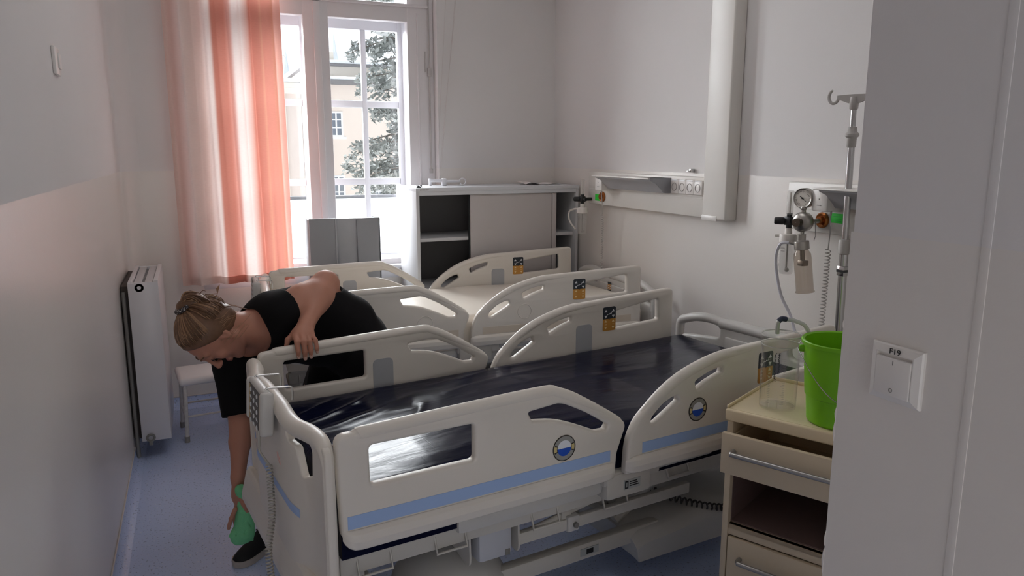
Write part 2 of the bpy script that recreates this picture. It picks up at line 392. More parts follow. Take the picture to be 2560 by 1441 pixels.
# ================================================================== hospital beds
M_abs = mat('warm_white_plastic', (220, 214, 205), 0.38, var=0.02, bump=0.04, bscale=700)
M_abs2 = mat('pale_grey_plastic', (196, 194, 190), 0.42, var=0.02)
M_plate = mat('grey_inlay_plastic', (172, 174, 178), 0.5)
M_steel = mat('cream_powder_coat', (196, 192, 184), 0.42, var=0.03)
M_dsteel = mat('grey_coated_steel', (128, 126, 122), 0.45, metal=0.2, var=0.05)
M_chrome = mat('brushed_chrome', (190, 190, 190), 0.22, metal=1.0)
M_rubber = mat('black_rubber', (28, 28, 30), 0.6)
M_blue = mat('pale_blue_stripe', (158, 184, 226), 0.4)
M_beige = mat('faded_beige_stripe', (210, 198, 182), 0.45)
M_bk = mat('keypad_charcoal', (44, 50, 58), 0.4)
M_or = mat('keypad_orange', (196, 140, 62), 0.4)
M_wh = mat('keypad_white', (226, 228, 230), 0.4)
M_ring = mat('badge_grey', (150, 150, 146), 0.4); M_bdark = mat('badge_dark', (52, 46, 40), 0.5); M_bblue = mat('badge_blue', (32, 82, 188), 0.35)
M_byel = mat('badge_straw', (206, 190, 132), 0.4); M_bwhite = mat('badge_white', (228, 232, 240), 0.35)
M_lab = mat('silver_label', (168, 170, 168), 0.4)

FOOT_OUT = rp([(.034, .600), (.004, .640), (-.006, .75), (-.006, .930, .026)], .012) 
FOOT_OUT = rp([(.046, .598, .02), (.002, .650, .03), (-.006, .931, .030), (.60, .948, .03), (.692, .941, .05), (.955, .786, .03), (.918, .690, .06), (.911, .600, .012)], .012)
FOOT_WIN = rp([(.085, .889), (.399, .889), (.399, .779), (.086, .779)], .014)
FOOT_SLOT = rp([(.577, .890, .006), (.595, .858, .008)], 0) 
FOOT_SLOT = rp([(.577, .889, .007), (.594, .858, .008)] + [(u, v, 0) for u, v in c2([(.600, .858), (.672, .846), (.740, .822), (.833, .779)], 4)] + [(.868, .778, .008), (.877, .792, .008)] + [(u, v, 0) for u, v in c2([(.870, .798), (.796, .846), (.720, .886), (.690, .896), (.677, .897)], 4)], .006)
HEAD_OUT = rp([(.956, .602, .01)] + [(u, v, 0) for u, v in c2([(.956, .624), (.963, .706), (.982, .757), (1.015, .800), (1.098, .862), (1.195, .914), (1.30, .947), (1.38, .962)], 5)] + [(1.46, .967, .02), (1.992, .988, .028), (1.998, .602, .02)], .01)
SLOT1 = rp([(1.056, .764, .007), (1.061, .780, .008)] + [(u, v, 0) for u, v in c2([(1.070, .790), (1.108, .820), (1.150, .837)], 4)] + [(1.170, .841, .008), (1.179, .820, .006)] + [(u, v, 0) for u, v in c2([(1.165, .810), (1.118, .783), (1.085, .764)], 4)] + [(1.074, .760, .006)], .005)
SLOT2 = rp([(1.260, .846, .006), (1.250, .874, .007)] + [(u, v, 0) for u, v in c2([(1.262, .881), (1.31, .898), (1.36, .908)], 4)] + [(1.380, .909, .008), (1.376, .888, .006)] + [(u, v, 0) for u, v in c2([(1.362, .884), (1.312, .868), (1.272, .849)], 4)], .005)
HEAD_WIN = rp([(1.634, .908), (1.897, .942), (1.901, .838), (1.634, .824)], .014)
RT = 0.034     # rail thickness

def control_panel(name, fn, parent):
    """dark upper half with bed symbol and arrows, orange lower half with arrows; fn(u, v, w): u,v in 0..1, w outward"""
    b = MB(); a = .075; h = .115
    f = lambda u, v, w: fn(u * a, v * h, w)
    b.prism(rp([(0, .5, 0), (a, h * .5, 0), (a, h, .008), (0, h, .008)][0:0] or [(0, h * .5, 0), (a, h * .5, 0), (a, h, .010), (0, h, .010)], .01), fn, .0015, 0)
    b.prism(rp([(0, 0, .008), (a, 0, .008), (a, h * .5, 0), (0, h * .5, 0)], .008), fn, .0015, 1)
    def tri(cx, cy, s, up, m):
        d = 1 if up else -1
        b.prism([(a * cx - s, h * cy - d * s * .6), (a * cx + s, h * cy - d * s * .6), (a * cx, h * cy + d * s * .9)][::d], lambda u, v, w: fn(u, v, w + .0013), .0006, m)
    for cx in (.22, .80):
        tri(cx, .83, .0085, True, 2); tri(cx, .60, .0085, False, 2); tri(cx, .40, .0075, True, 3); tri(cx, .13, .0075, False, 3)
    for cx in (.22, .80):
        b.prism([(a * cx - .006, h * .255), (a * cx + .006, h * .255), (a * cx + .006, h * .275), (a * cx - .006, h * .275)], lambda u, v, w: fn(u, v, w + .0013), .0005, 3)
    pl = [(.30, .66), (.38, .70), (.46, .68), (.55, .73), (.63, .70), (.70, .80), (.76, .80)]
    b.tube([fn(a * u, h * v, .0018) for u, v in pl], .0013, 6, mi=2)
    b.tube([fn(a * .5 + .004 * math.cos(t), h * .51 + .004 * math.sin(t), .0016) for t in [2 * PI * k / 12 for k in range(12)]], .0009, 5, closed=True, mi=0)
    return b.build(name, [M_bk, M_or, M_wh, mat('keypad_cream', (232, 210, 160), .4)], parent, smooth=False)
def badge(name, fn, parent):
    b = MB(); R = .0405; NA = 48
    rings = [0, .012, .0255, .0275, .0375, .0395, R]
    def pt(r, k): a = 2 * PI * k / NA; return fn(r * math.cos(a), r * math.sin(a), .002 if r < .0395 else .001)
    for i in range(len(rings) - 1):
        for k in range(NA):
            a = (k + .5) * 360 / NA; r0, r1 = rings[i], rings[i + 1]
            if i < 2: m = 3 if a < 180 else 2
            elif i == 2 or i == 5: m = 1 if i == 5 else 0
            elif i == 3:
                d = min(abs((a + 180) % 360 - 180), abs(a - 180))
                m = 4 if d < 17 else (1 if d < 26 else 0)
                if m == 4 and d < 2.5: m = 1
            else: m = 0
            if i == 2: m = 1 if (abs((a + 180) % 360 - 180) < 24 or abs(a - 180) < 24) else 0
            q = [pt(r0, k), pt(r1, k), pt(r1, k + 1), pt(r0, k + 1)]
            b.add(q[1:] + q[:1] if r0 > 0 else [q[0], q[1], q[2]], [(0, 1, 2, 3)] if r0 > 0 else [(0, 1, 2)], m)
    b.lathe([(R - .001, 0), (R + .0015, .0005), (R + .001, .0025), (R - .001, .0025)], fn(0, 0, 0), Vector(fn(0, 0, 1)) - Vector(fn(0, 0, 0)), 48, mi=1)
    return b.build(name, [M_ring, M_bdark, M_bblue, M_bwhite, M_byel], parent, recalc=False, smooth=False)

def make_bed(loc, rz, label, second=False, z_off=0.0, W=0.92):
    bed = empty('hospital_bed', loc, rz, label, 'bed', 'hospital beds')
    # ---- four side rails
    for yr, out in ((0.0, -1), (W, 1)):
        for part in ('foot', 'head'):
            fn = lambda u, v, w, yr=yr: (u, yr + w, v + z_off)
            b = MB()
            if part == 'foot': b.plate(FOOT_OUT, [FOOT_WIN, FOOT_SLOT], RT, .011, fn)
            else: b.plate(HEAD_OUT, [SLOT1, SLOT2, HEAD_WIN], RT, .011, fn)
            x0, x1 = (.045, .905) if part == 'foot' else (.966, 1.985)
            # bumper ledge bulging outward along the bottom, and a slim raised line above it
            yo = yr + out * RT / 2
            x0, x1 = (.004, .912) if part == 'foot' else (.955, 1.996)
            led = rp([(0, 0), (.012, .006), (.017, .030), (.015, .050), (0, .066)], .008); nl = len(led)
            ws = [0, .006, .016, .03, .05] ; ws = [(w, q) for w, q in zip(ws, (0, .35, .7, .92, 1))]; ws = ws + [(x1 - x0 - w, q) for w, q in ws[::-1]]
            b.add([(x0 + w, yo - out * .004 + out * (u + .003) * q, .602 + z_off + .033 + (v - .033) * (.55 + .45 * q) + (.02 * (1 - q) if part == 'foot' and w < .1 else 0)) for w, q in ws for u, v in led],
                  [(i * nl + k, i * nl + (k + 1) % nl, (i + 1) * nl + (k + 1) % nl, (i + 1) * nl + k) for i in range(len(ws) - 1) for k in range(nl)])
            if part == 'foot': bar = [(.020, .912), (.06, .925), (.12, .928), (.60, .9415), (.69, .930), (.80, .874), (.93, .795)]
            else: bar = [(1.03, .803), (1.10, .852), (1.195, .902), (1.30, .934), (1.385, .949), (1.46, .953), (1.97, .973)]
            P = catmull([(u, yr, v + z_off - .004) for u, v in bar], 5)
            nP = len(P); b.tube(P, [.0198 * min(1, .62 + .38 * (min(i, nP - 1 - i) / 7) ** .7) for i in range(nP)], 14)
            rail = b.build('side_rail', M_abs, bed, angle=50)
            # outer face
            fo = lambda u, v, w: (u, yo + out * w, v + z_off)
            s = MB()
            xs0, xs1 = (.018, .886) if part == 'foot' else (1.021, 1.93)
            s.prism([(xs0, .668), (xs1, .668), (xs1, .705), (xs0, .705)], lambda u, v, w: fo(u, v, w), .0016)
            s.build('stripe', M_beige if second else M_blue, rail, smooth=False)
            bc = (.706, .752) if part == 'foot' else (1.264, .775)
            if second:
                r = MB(); r.tube([fo(bc[0] + .040 * math.cos(t), bc[1] + .040 * math.sin(t), .0005) for t in [2 * PI * k / 40 for k in range(40)]], .0022, 6, closed=True); r.build('embossed_ring', M_abs, rail)
            else:
                mir = 1 if out < 0 else -1
                badge('badge', lambda u, v, w: fo(bc[0] + u * mir, bc[1] + v, w), rail)
            # inner face: tall grey inlay with a rounded head
            yi = yr - out * RT / 2
            fi = lambda u, v, w: (u, yi - out * w, v + z_off)
            g0, g1, gz = (.427, .511, .846) if part == 'foot' else (1.404, 1.494, .864)
            g = MB(); g.prism(rp([(g0, .62, 0), (g1, .62, 0), (g1, gz, .022), (g0, gz, .022)], .0), lambda u, v, w: fi(u, v, w), .002); g.build('inlay', M_plate, rail)
            if part == 'head':
                control_panel('control_panel', lambda u, v, w: fi(1.557 + u, .819 + v, w), rail).name = 'control_panel'
                control_panel('control_panel', lambda u, v, w: fo(1.557 + u, .819 + v, w), rail)
    # ---- footboard: a plate across the foot with two hand holes, tube along the top, flared bumper below
    z = z_off; X0 = -.054; mid = W / 2
    hole = [(.258, .872, .008), (.232, .850, .012), (.182, .848, .018), (.152, .764, .012), (.092, .790, .012), (.084, .866, .02), (.115, .885, .02)]
    oh = lambda f: rp([(f(u), v, r) for u, v, r in hole], .01)
    out = rp([(-.028, .35, .01), (-.030, .905, .035), (.30, .910, .08), (.40, .918, .06), (W - .40, .918, .06), (W - .30, .910, .08), (W + .030, .905, .035), (W + .028, .35, .01)], .02)
    def bow(u): t = max(0, min(1, (abs(u - mid) - .20) / .20)); return .030 * t * t * (3 - 2 * t) - .004
    fb = MB(); tmp = MB(); tmp.plate(out, [oh(lambda u: u), oh(lambda u: W - u)], .022, .006, lambda u, v, w: (w, u, v))
    bmm = bmesh.new(); vv = [bmm.verts.new(p) for p in tmp.v]
    for f_ in tmp.f:
        try: bmm.faces.new([vv[i] for i in f_])
        except ValueError: pass
    for yc in np.linspace(.02, W - .02, 23):
        bmesh.ops.bisect_plane(bmm, geom=list(bmm.verts) + list(bmm.edges) + list(bmm.faces), plane_co=(0, yc, 0), plane_no=(0, 1, 0))
    for v_ in bmm.verts: v_.co = Vector((X0 + v_.co.x + bow(v_.co.y), v_.co.y, v_.co.z + z))
    fb.bm(bmm)
    side = [(-.012, .37), (-.013, .60), (-.013, .82), (-.008, .868), (.012, .893), (.05, .902), (.12, .900), (.20, .896), (.26, .900), (.34, .910), (.42, .912)]
    path = side + [(W - y_, z_) for y_, z_ in side[::-1]]
    P = catmull([(X0 + bow(y_) + .002, y_, z_ + z) for y_, z_ in path], 4); nP = len(P)
    fb.tube(P, [.0165 + .009 * max(0, min(1, (i - 10) / 14, (nP - 11 - i) / 14)) for i in range(nP)], 14)
    board = fb.build('footboard', M_abs, bed, angle=50)
    b = MB(); ys_ = np.linspace(.178, .865, 30); vs = []
    for y_ in ys_: vs += [(X0 - .0115 + bow(y_), y_, .634 + z), (X0 - .0115 + bow(y_), y_, .661 + z)]
    b.add(vs, [(2 * i, 2 * i + 1, 2 * i + 3, 2 * i + 2) for i in range(29)])
    b.build('stripe', M_beige if second else M_blue, board, smooth=False)
    if not second:
        b = MB(); xo = X0 - .0150
        for k, l in enumerate(([(.372, .765), (.366, .742)], [(.360, .764), (.350, .752), (.356, .744), (.346, .738)], [(.342, .758), (.336, .736)])): b.tube([(xo, y, v + z) for y, v in l], .0016, 5)
        b.build('faded_mark', mat('faded_red_print', (204, 160, 154), .5), board, smooth=False)
    sk = rp([(.045, .495), (.0, .495), (-.010, .480), (-.030, .400), (-.031, .375), (-.012, .345), (.0, .335), (.045, .335)], .010)
    b = MB(); b.prism([(u, v) for u, v in sk], lambda u, v, w: (X0 - .002 + u, -.02 + w * (W + .04), v + z * .5), 1.0)
    b.build('foot_bumper', M_abs, board, angle=50)
    # ---- headboard with two loop handles
    XH = 2.085
    for yy, sg in ((.0, 1), (W, -1)):
        loop = catmull([(XH, yy - sg * .02, .60), (XH, yy - sg * .022, .76), (XH, yy - sg * .012, .806), (XH, yy + sg * .03, .826), (XH, yy + sg * .10, .846), (XH, yy + sg * .19, .854), (XH, yy + sg * .27, .846)], 5)
        MB().tube([(p.x, p.y, p.z + z) for p in loop], .0225, 12).build('headboard_handle', M_abs2, bed)
    hb = MB()
    hb.plate(rp([(.0, .52), (.0, .745, .03), (.26, .775, .03), (.26, .845, .02), (W - .26, .845, .02), (W - .26, .775, .03), (W, .745, .03), (W, .52)], .02), [], .036, .014, lambda u, v, w: (XH + w, u, v + z))
    hb.tube([(XH, .26, .842 + z), (XH, .34, .846 + z), (XH, W - .34, .846 + z), (XH, W - .26, .842 + z)], .027, 12)
    hb.box(XH - .024, .30, .60 + z, XH - .012, W - .30, .79 + z, r=.008)
    head = hb.build('headboard', M_abs2, bed, angle=50)
    if second:
        b = MB(); xs = XH - .0245
        for k, (v0, v1, m) in enumerate(((.71, .735, 1), (.735, .755, 1), (.757, .79, 0), (.79, .805, 1))): b.box(xs - .001, .455, v0 + z, xs, .50, v1 + z - .001, mi=m)
        for k in range(4): b.box(xs - .0016, .461 + .020 * (k % 2), .762 + .013 * (k // 2) + z, xs - .0008, .473 + .020 * (k % 2), .769 + .013 * (k // 2) + z, mi=2)
        for k in range(2): b.box(xs - .0016, .465, .716 + .022 * k + z, xs - .0008, .488, .724 + .022 * k + z, mi=2)
        b.build('sticker', [M_or, M_bk, M_wh], head, smooth=False)
    # ---- platform under the mattress
    b = MB()
    for yy in (.10, W - .10): b.box(.02, yy - .02, .475 + z, 2.05, yy + .02, .535 + z, r=.006)
    for xx in (.06, .55, .95, 1.42, 2.02): b.box(xx - .02, .10, .48 + z, xx + .02, W - .10, .53 + z, r=.004)
    b.box(.03, .06, .535 + z, 2.03, W - .06, .552 + z, r=.004)
    b.build('mattress_platform', M_steel, bed)
    # carriers that hold the rails
    for yy, sg in ((.045, -1), (W - .045, 1)):
        b = MB(); b.box(.895, yy - .04, .512 + z, 1.085, yy + .035, .60 + z, r=.012); b.box(.885, yy - .035, .56 + z, 1.13, yy + .03, .606 + z, r=.012)
        if not second or sg < 0:
            lb = MB(); yl = yy - .041 if sg < 0 else yy + .0365
            lb.box(.965, yl - .001, .540 + z, 1.035, yl + .0015, .573 + z, mi=0); lb.box(.969, yl - .0016, .543 + z, .983, yl, .570 + z, mi=1)
            for k in range(3): lb.box(.988, yl - .0016, .549 + .007 * k + z, 1.028 - .004 * k, yl, .5525 + .007 * k + z, mi=1)
            lb.box(.974, yl - .002, .548 + z, .978, yl, .565 + z, mi=0)
        c = b.build('rail_carrier', M_steel, bed)
        if not second or sg < 0: lb.build('label', [M_lab, M_rubber], c, smooth=False)
        b = MB(); b.box(.36, yy - .02, .53 + z, .90, yy + .02, .585 + z, r=.02); b.box(1.13, yy - .02, .565 + z, 1.40, yy + .02, .602 + z, r=.015)
        b.build('rail_arm', M_abs2, bed)
        # fixed end bracket near the head
        b = MB(); b.plate(rp([(1.62, .40), (1.66, .565), (2.03, .585), (2.03, .44), (1.86, .36)], .02), [rp([(1.78, .47), (1.95, .48), (1.93, .545), (1.80, .535)], .02)], .03, .006, lambda u, v, w, yy=yy: (u, yy + .03 + w, v + z)); b.build('end_bracket', M_dsteel, bed)
    # accessory hooks, wire loops bent under the frame
    for xx, zz in ((.12, .47), (.36, .47), (.70, .455), (.985, .452), (1.27, .50)):
        for yy in (.072, W - .072):
            l = [(xx - .05, yy + .012, zz + .05 + z), (xx - .05, yy - .006, zz + z), (xx + .05, yy - .006, zz + z), (xx + .05, yy + .012, zz + .05 + z)]
            MB().tube([Vector(p) for p in l], .0045, 8).build('accessory_hook', M_steel, bed)
    # ---- lifting arms, motors and swing plates
    for yy in (.30, W - .30):
        b = MB(); b.tube([(.50, yy, .25), (.86, yy, .48 + z)], .028, 8); b.build('lift_arm', M_steel, bed)
        b = MB(); b.tube([(1.16, yy, .25), (1.52, yy, .48 + z)], .028, 8); b.build('lift_arm', M_steel, bed)
    b = MB(); b.box(.466, .095, .372 + z, .588, .17, .520 + z, r=.014); b.box(.49, .10, .51 + z, .55, .16, .545 + z, r=.008); b.box(.56, .092, .378 + z, .578, .10, .398 + z, r=.002, mi=1)
    b.build('actuator_housing', [mat('light_grey_housing', (188, 190, 196), .45), M_dsteel], bed)
    for xx in (.435, .612):
        b = MB(); b.plate(rp([(.09, .365), (.26, .40), (.30, .53), (.10, .53)], .03), [], .007, .002, lambda u, v, w, xx=xx: (xx + w, u, v + z)); b.build('swing_plate', M_steel, bed)
    b = MB(); b.cyl((.62, .14, .40 + z), (.95, .14, .455 + z), .010, n=10); b.box(.80, .125, .40 + z, .84, .155, .455 + z, r=.004); b.build('release_rod', M_steel, bed)
    for xx in (.86, 1.02):
        b = MB(); b.plate(rp([(xx - .03, .36), (xx + .03, .36), (xx + .025, .50), (xx - .025, .50)], .015), [], .008, .002, lambda u, v, w: (u, .15 + w, v + z)); b.cyl((xx, .145, .43 + z), (xx, .135, .43 + z), .012, n=10); b.build('pivot_bracket', M_dsteel, bed)
    for yy in (.118, W - .143): MB().box(.62, yy, .380, 1.38, yy + .025, .422, r=.005).build('drive_bar', M_steel, bed)
    b = MB(); b.box(.815, .110, .375, .865, .150, .432, r=.006); b.cyl((.845, .112, .40), (.845, .100, .40), .010, n=12, mi=1); b.build('drive_clamp', [M_abs2, M_dsteel], bed)
    b = MB(); b.cyl((.50, W / 2, .30), (.98, W / 2, .42), .03, n=16); b.box(.92, W / 2 - .05, .36, 1.10, W / 2 + .05, .47, r=.02); b.build('lift_motor', mat('motor_grey', (96, 98, 102), .5), bed)
    # ---- base
    b = MB()
    for yy in (.215, W - .215): b.box(.16, yy - .022, .195, 1.30, yy + .022, .257, r=.006)
    b.box(.16, .20, .19, .22, W - .20, .25, r=.006); b.box(1.22, .20, .19, 1.28, W - .20, .25, r=.006)
    base = b.build('base_frame', M_steel, bed)
    b = MB(); b.box(.93, .190, .212, 1.01, .194, .240, mi=0); b.box(.955, .1885, .217, .985, .191, .235, mi=1); b.build('label', [M_lab, M_rubber], base, smooth=False)
    # moulded cover over the head end of the base: a dished shell with a cut-out
    prof = [(1.17, .15), (1.16, .235), (1.20, .262), (1.36, .275), (1.52, .300), (1.66, .300), (1.84, .26), (1.96, .21), (1.98, .14), (1.6, .13)]
    b = MB(); N = 25; vs = []; fs = []
    ys = np.linspace(.15, W - .15, N)
    for y in ys:
        t = abs(y - W / 2) / (W / 2 - .15); s = max(0.0, 1 - t ** 4) ** .5
        dish = .04 * math.exp(-((y - W / 2) / .13) ** 2)
        for u, v in prof: vs.append((u, y, .12 + (v - .12) * (0.62 + .38 * s) - (dish if v > .25 and u < 1.6 else 0)))
    n = len(prof)
    for i in range(N - 1):
        for k in range(n): fs.append((i * n + k, i * n + (k + 1) % n, (i + 1) * n + (k + 1) % n, (i + 1) * n + k))
    fs.append(tuple(range(n))); fs.append(tuple(range(len(vs) - 1, len(vs) - 1 - n, -1)))
    b.add(vs, fs); b.build('base_cover', M_abs2, bed, angle=35)
    # domed cover at the foot end of the base
    b = MB(); b.lathe([(.20, .0), (.205, .10), (.19, .16), (.155, .21), (.10, .245), (.05, .26), (.001, .264)], (.46, .31, .085), (0, 0, 1), 40)
    b.build('base_dome', M_abs2, bed)
    b = MB(); b.box(.02, .10, .44 + z, .10, .30, .475 + z, r=.01); b.box(.00, .16, .12, .05, W - .16, .19, r=.012); b.build('foot_crossbar', M_steel, bed)
    for xx, yy in ((.20, .20), (.20, W - .20), (1.86, .22), (1.86, W - .22)):
        b = MB(); b.lathe([(.02, -.028), (.055, -.028), (.065, -.020), (.065, .020), (.055, .028), (.02, .028)], (xx, yy, .066), (0, 1, 0), 24, caps=True); b.cyl((xx, yy - .032, .066), (xx, yy + .032, .066), .018, n=12, mi=1)
        b.box(xx - .03, yy - .045, .07, xx + .05, yy - .033, .17, r=.005, mi=1); b.box(xx - .03, yy + .033, .07, xx + .05, yy + .045, .17, r=.005, mi=1); b.box(xx - .03, yy - .045, .125, xx + .05, yy + .045, .20, r=.01, mi=1)
        b.build('castor', [M_rubber, M_dsteel], bed)
    # brake pedal at the foot
    b = MB(); b.tube(catmull([(.05, .10, .30), (.02, .04, .31), (.10, .02, .33), (.22, .03, .345), (.24, .10, .33)], 5), .008, 8); b.build('brake_lever', M_dsteel, bed)
    # coiled cable on the base cover
    hx = helix([(1.42, .42, .32), (1.38, .33, .31), (1.44, .22, .29), (1.62, .14, .25), (1.86, .125, .26)], .012, 32, 10)
    b = MB(); b.tube(hx, .0038, 6); b.tube(catmull([(1.86, .125, .26), (1.92, .12, .36), (1.98, .16, .47)], 5), .004, 6); b.build('coiled_cable', mat('dark_grey_cable', (62, 60, 60), .5), bed)
    return bed

BED1_LOC, BED1_RZ = (0.291, 1.831, 0), 0.12680
bed1 = make_bed(BED1_LOC, BED1_RZ, 'nearest hospital bed, off-white with pale blue stripes and round badges on its side rails')
BED2_LOC, BED2_RZ, BED2_DZ = (0.353, 3.640, 0), -0.0330, 0.019
bed2 = make_bed(BED2_LOC, BED2_RZ, 'farther hospital bed by the window, cream with faded stripes and plain embossed circles', second=True, z_off=BED2_DZ)

# ---- mattresses
def mattress_mesh(L0, L1, W, z0, ztop, wrinkle, nx=220, ny=120, seed=1):
    """rounded slab; ztop(x) top height; wrinkle(x, y) -> height on the top"""
    r = .035
    sec = []
    for y, zz, top in [(0.0, 0, 0)]: pass
    ys = np.linspace(0, W, ny); vs = []
    xs = L0 + (L1 - L0) * (0.5 - 0.5 * np.cos(np.linspace(0, PI, nx))) * .35 + (L1 - L0) * np.linspace(0, 1, nx) * .65
    prof = []          # (y, t) t: 0 bottom .. 1 top side param
    for k in range(9): prof.append((0.0, k / 8 * .8))
    for k in range(1, 9): a = PI / 2 * k / 8; prof.append((r * (1 - math.cos(a)), .8 + .2 * math.sin(a)))
    for y in np.linspace(r, W - r, ny)[1:-1]: prof.append((y, 1.0))
    for k in range(8, -1, -1): a = PI / 2 * k / 8; prof.append((W - r * (1 - math.cos(a)), .8 + .2 * math.sin(a)))
    for k in range(7, -1, -1): prof.append((W, k / 8 * .8))
    n = len(prof); vs = []; fs = []
    for i, x in enumerate(xs):
        e = min(x - L0, L1 - x); er = 0.0
        if e < r: er = r - math.sqrt(max(0, r * r - (r - e) ** 2))
        for y, t in prof:
            zt = ztop(x); zz = z0 + (zt - z0) * t
            wob = wrinkle(x, y) * (t ** 3)
            vs.append((x, y, zz - er * (1 if t > .5 else 0) + wob))
    for i in range(nx - 1):
        for k in range(n): fs.append((i * n + k, i * n + (k + 1) % n, (i + 1) * n + (k + 1) % n, (i + 1) * n + k))
    fs.append(tuple(range(n - 1, -1, -1))); fs.append(tuple((nx - 1) * n + k for k in range(n)))
    return MB().add(vs, fs)
def ridge(px, py, pts, w, h):
    d = 1e9; tt = 0
    for i in range(len(pts) - 1):
        (ax, ay), (bx, by) = pts[i], pts[i + 1]; vx, vy = bx - ax, by - ay
        t = max(0, min(1, ((px - ax) * vx + (py - ay) * vy) / (vx * vx + vy * vy))); q = math.hypot(px - ax - t * vx, py - ay - t * vy)
        if q < d: d = q; tt = (i + t) / (len(pts) - 1)
    return h * math.exp(-(d / w) ** 2) * (math.sin(PI * min(1, max(0, tt * .9 + .08))) ** .5)
random.seed(11)
RG = [([(.05, .55), (.16, .60), (.30, .69), (.42, .80)], .016, .0045), ([(.05, .47), (.16, .49), (.30, .54), (.52, .66)], .024, .0065), ([(.04, .62), (.14, .70), (.26, .79)], .013, .003),
      ([(.36, .38), (.43, .43), (.50, .54)], .018, .004), ([(.05, .40), (.10, .34), (.13, .26)], .012, .003), ([(.45, .12), (.66, .135), (.86, .11)], .014, .0016), ([(.50, .18), (.70, .19), (.90, .165)], .012, .0012), ([(.48, .07), (.70, .08), (.88, .06)], .012, .0014),
      ([(.62, .60), (.92, .66), (1.2, .70)], .022, .003), ([(.60, .72), (.9, .78), (1.25, .80)], .018, .003), ([(.9, .45), (1.2, .5), (1.5, .47)], .03, .003), ([(1.55, .25), (1.66, .33), (1.74, .42)], .026, .006), ([(1.62, .25), (1.70, .30), (1.75, .36)], .014, .003)]
for k in range(26):
    x = random.uniform(.1, 1.8); y = random.uniform(.06, .80); a = random.gauss(.25, .3); l = random.uniform(.08, .26)
    RG.append(([(x, y), (x + l * math.cos(a) * .5, y + l * math.sin(a) * .5 + random.uniform(-.01, .01)), (x + l * math.cos(a), y + l * math.sin(a))], random.uniform(.014, .030), random.uniform(.0004, .0012)))
def wr1(x, y):
    s = 0
    for pts, w, h in RG:
        if min(p[0] for p in pts) - 3 * w < x < max(p[0] for p in pts) + 3 * w and min(p[1] for p in pts) - 3 * w < y < max(p[1] for p in pts) + 3 * w: s += ridge(x, y, pts, w, h)
    t = max(0, min(1, (x - .12) / .2)) * max(0, min(1, (1.30 - x) / .35)); q = 1 - max(0, min(1, (y - .52) / .26)); q *= max(0, min(1, y / .10))
    s += .030 * (min(x, .95) - .12) * t * q
    return s + .002 * math.sin(3.1 * x + 1) * math.sin(5 * y + .4) + .0012 * math.sin(9 * x + 3 * y) * math.sin(11 * y - 4 * x)
def navy():
    m = mat('navy_vinyl', (10, 14, 38), 0.20, spec=0.20, ior=1.30); nt = m.node_tree; b = nt.nodes['Principled BSDF']; L = nt.links.new
    tc = nt.nodes.new('ShaderNodeTexCoord'); mp = nt.nodes.new('ShaderNodeMapping'); mp.inputs['Scale'].default_value = (1.2, 4, 2); mp.inputs['Rotation'].default_value = (0, 0, .35); L(tc.outputs['Object'], mp.inputs[0])
    n = nt.nodes.new('ShaderNodeTexNoise'); n.inputs['Scale'].default_value = 2.6; n.inputs['Detail'].default_value = 4; n.inputs['Roughness'].default_value = .45; n.inputs['Distortion'].default_value = 0.5; L(mp.outputs[0], n.inputs['Vector'])
    # crease squares where the foam below shows through the cover
    br = nt.nodes.new('ShaderNodeTexBrick'); br.inputs['Scale'].default_value = 1.0; br.inputs['Mortar Size'].default_value = .003; br.inputs['Brick Width'].default_value = .06; br.inputs['Row Height'].default_value = .055; br.inputs['Mortar Smooth'].default_value = 1.0; br.offset = 0.1
    L(tc.outputs['Object'], br.inputs['Vector'])
    m1 = nt.nodes.new('ShaderNodeMath'); m1.operation = 'MULTIPLY_ADD'; L(br.outputs['Fac'], m1.inputs[0]); m1.inputs[1].default_value = -.009; L(n.outputs['Fac'], m1.inputs[2])
    bp = nt.nodes.new('ShaderNodeBump'); bp.inputs['Strength'].default_value = .20; bp.inputs['Distance'].default_value = .02; L(m1.outputs[0], bp.inputs['Height']); L(bp.outputs[0], b.inputs['Normal'])
    return m
M_navy = navy()
b = mattress_mesh(.015, 2.03, .845, .553, lambda x: .748 + .008 * max(0, (x - 1.2)) ** 1.2 * 2.0, wr1)
mt = b.build('mattress', M_navy, angle=80)
Mb1 = Matrix.Translation(BED1_LOC) @ Matrix.Rotation(BED1_RZ, 4, 'Z')
mt.matrix_world = Mb1 @ Matrix.Translation((0, .0375, 0))
tag(mt, 'glossy navy blue vinyl mattress, wrinkled, lying on the nearest bed', 'mattress')
M_cream = mat('cream_vinyl', (226, 218, 206), 0.3, var=.02, bump=.1, bscale=8)
b = mattress_mesh(.015, 2.03, .845, .553 + BED2_DZ, lambda x: .765 + BED2_DZ, lambda x, y: .004 * math.sin(4 * x) * math.sin(6 * y) + .002 * math.sin(13 * x + 5 * y), nx=70, ny=50)
m2 = b.build('mattress', M_cream, angle=80)
Mb2 = Matrix.Translation(BED2_LOC) @ Matrix.Rotation(BED2_RZ, 4, 'Z')
m2.matrix_world = Mb2 @ Matrix.Translation((0, .0375, 0))
tag(m2, 'cream smooth mattress lying on the farther bed', 'mattress')

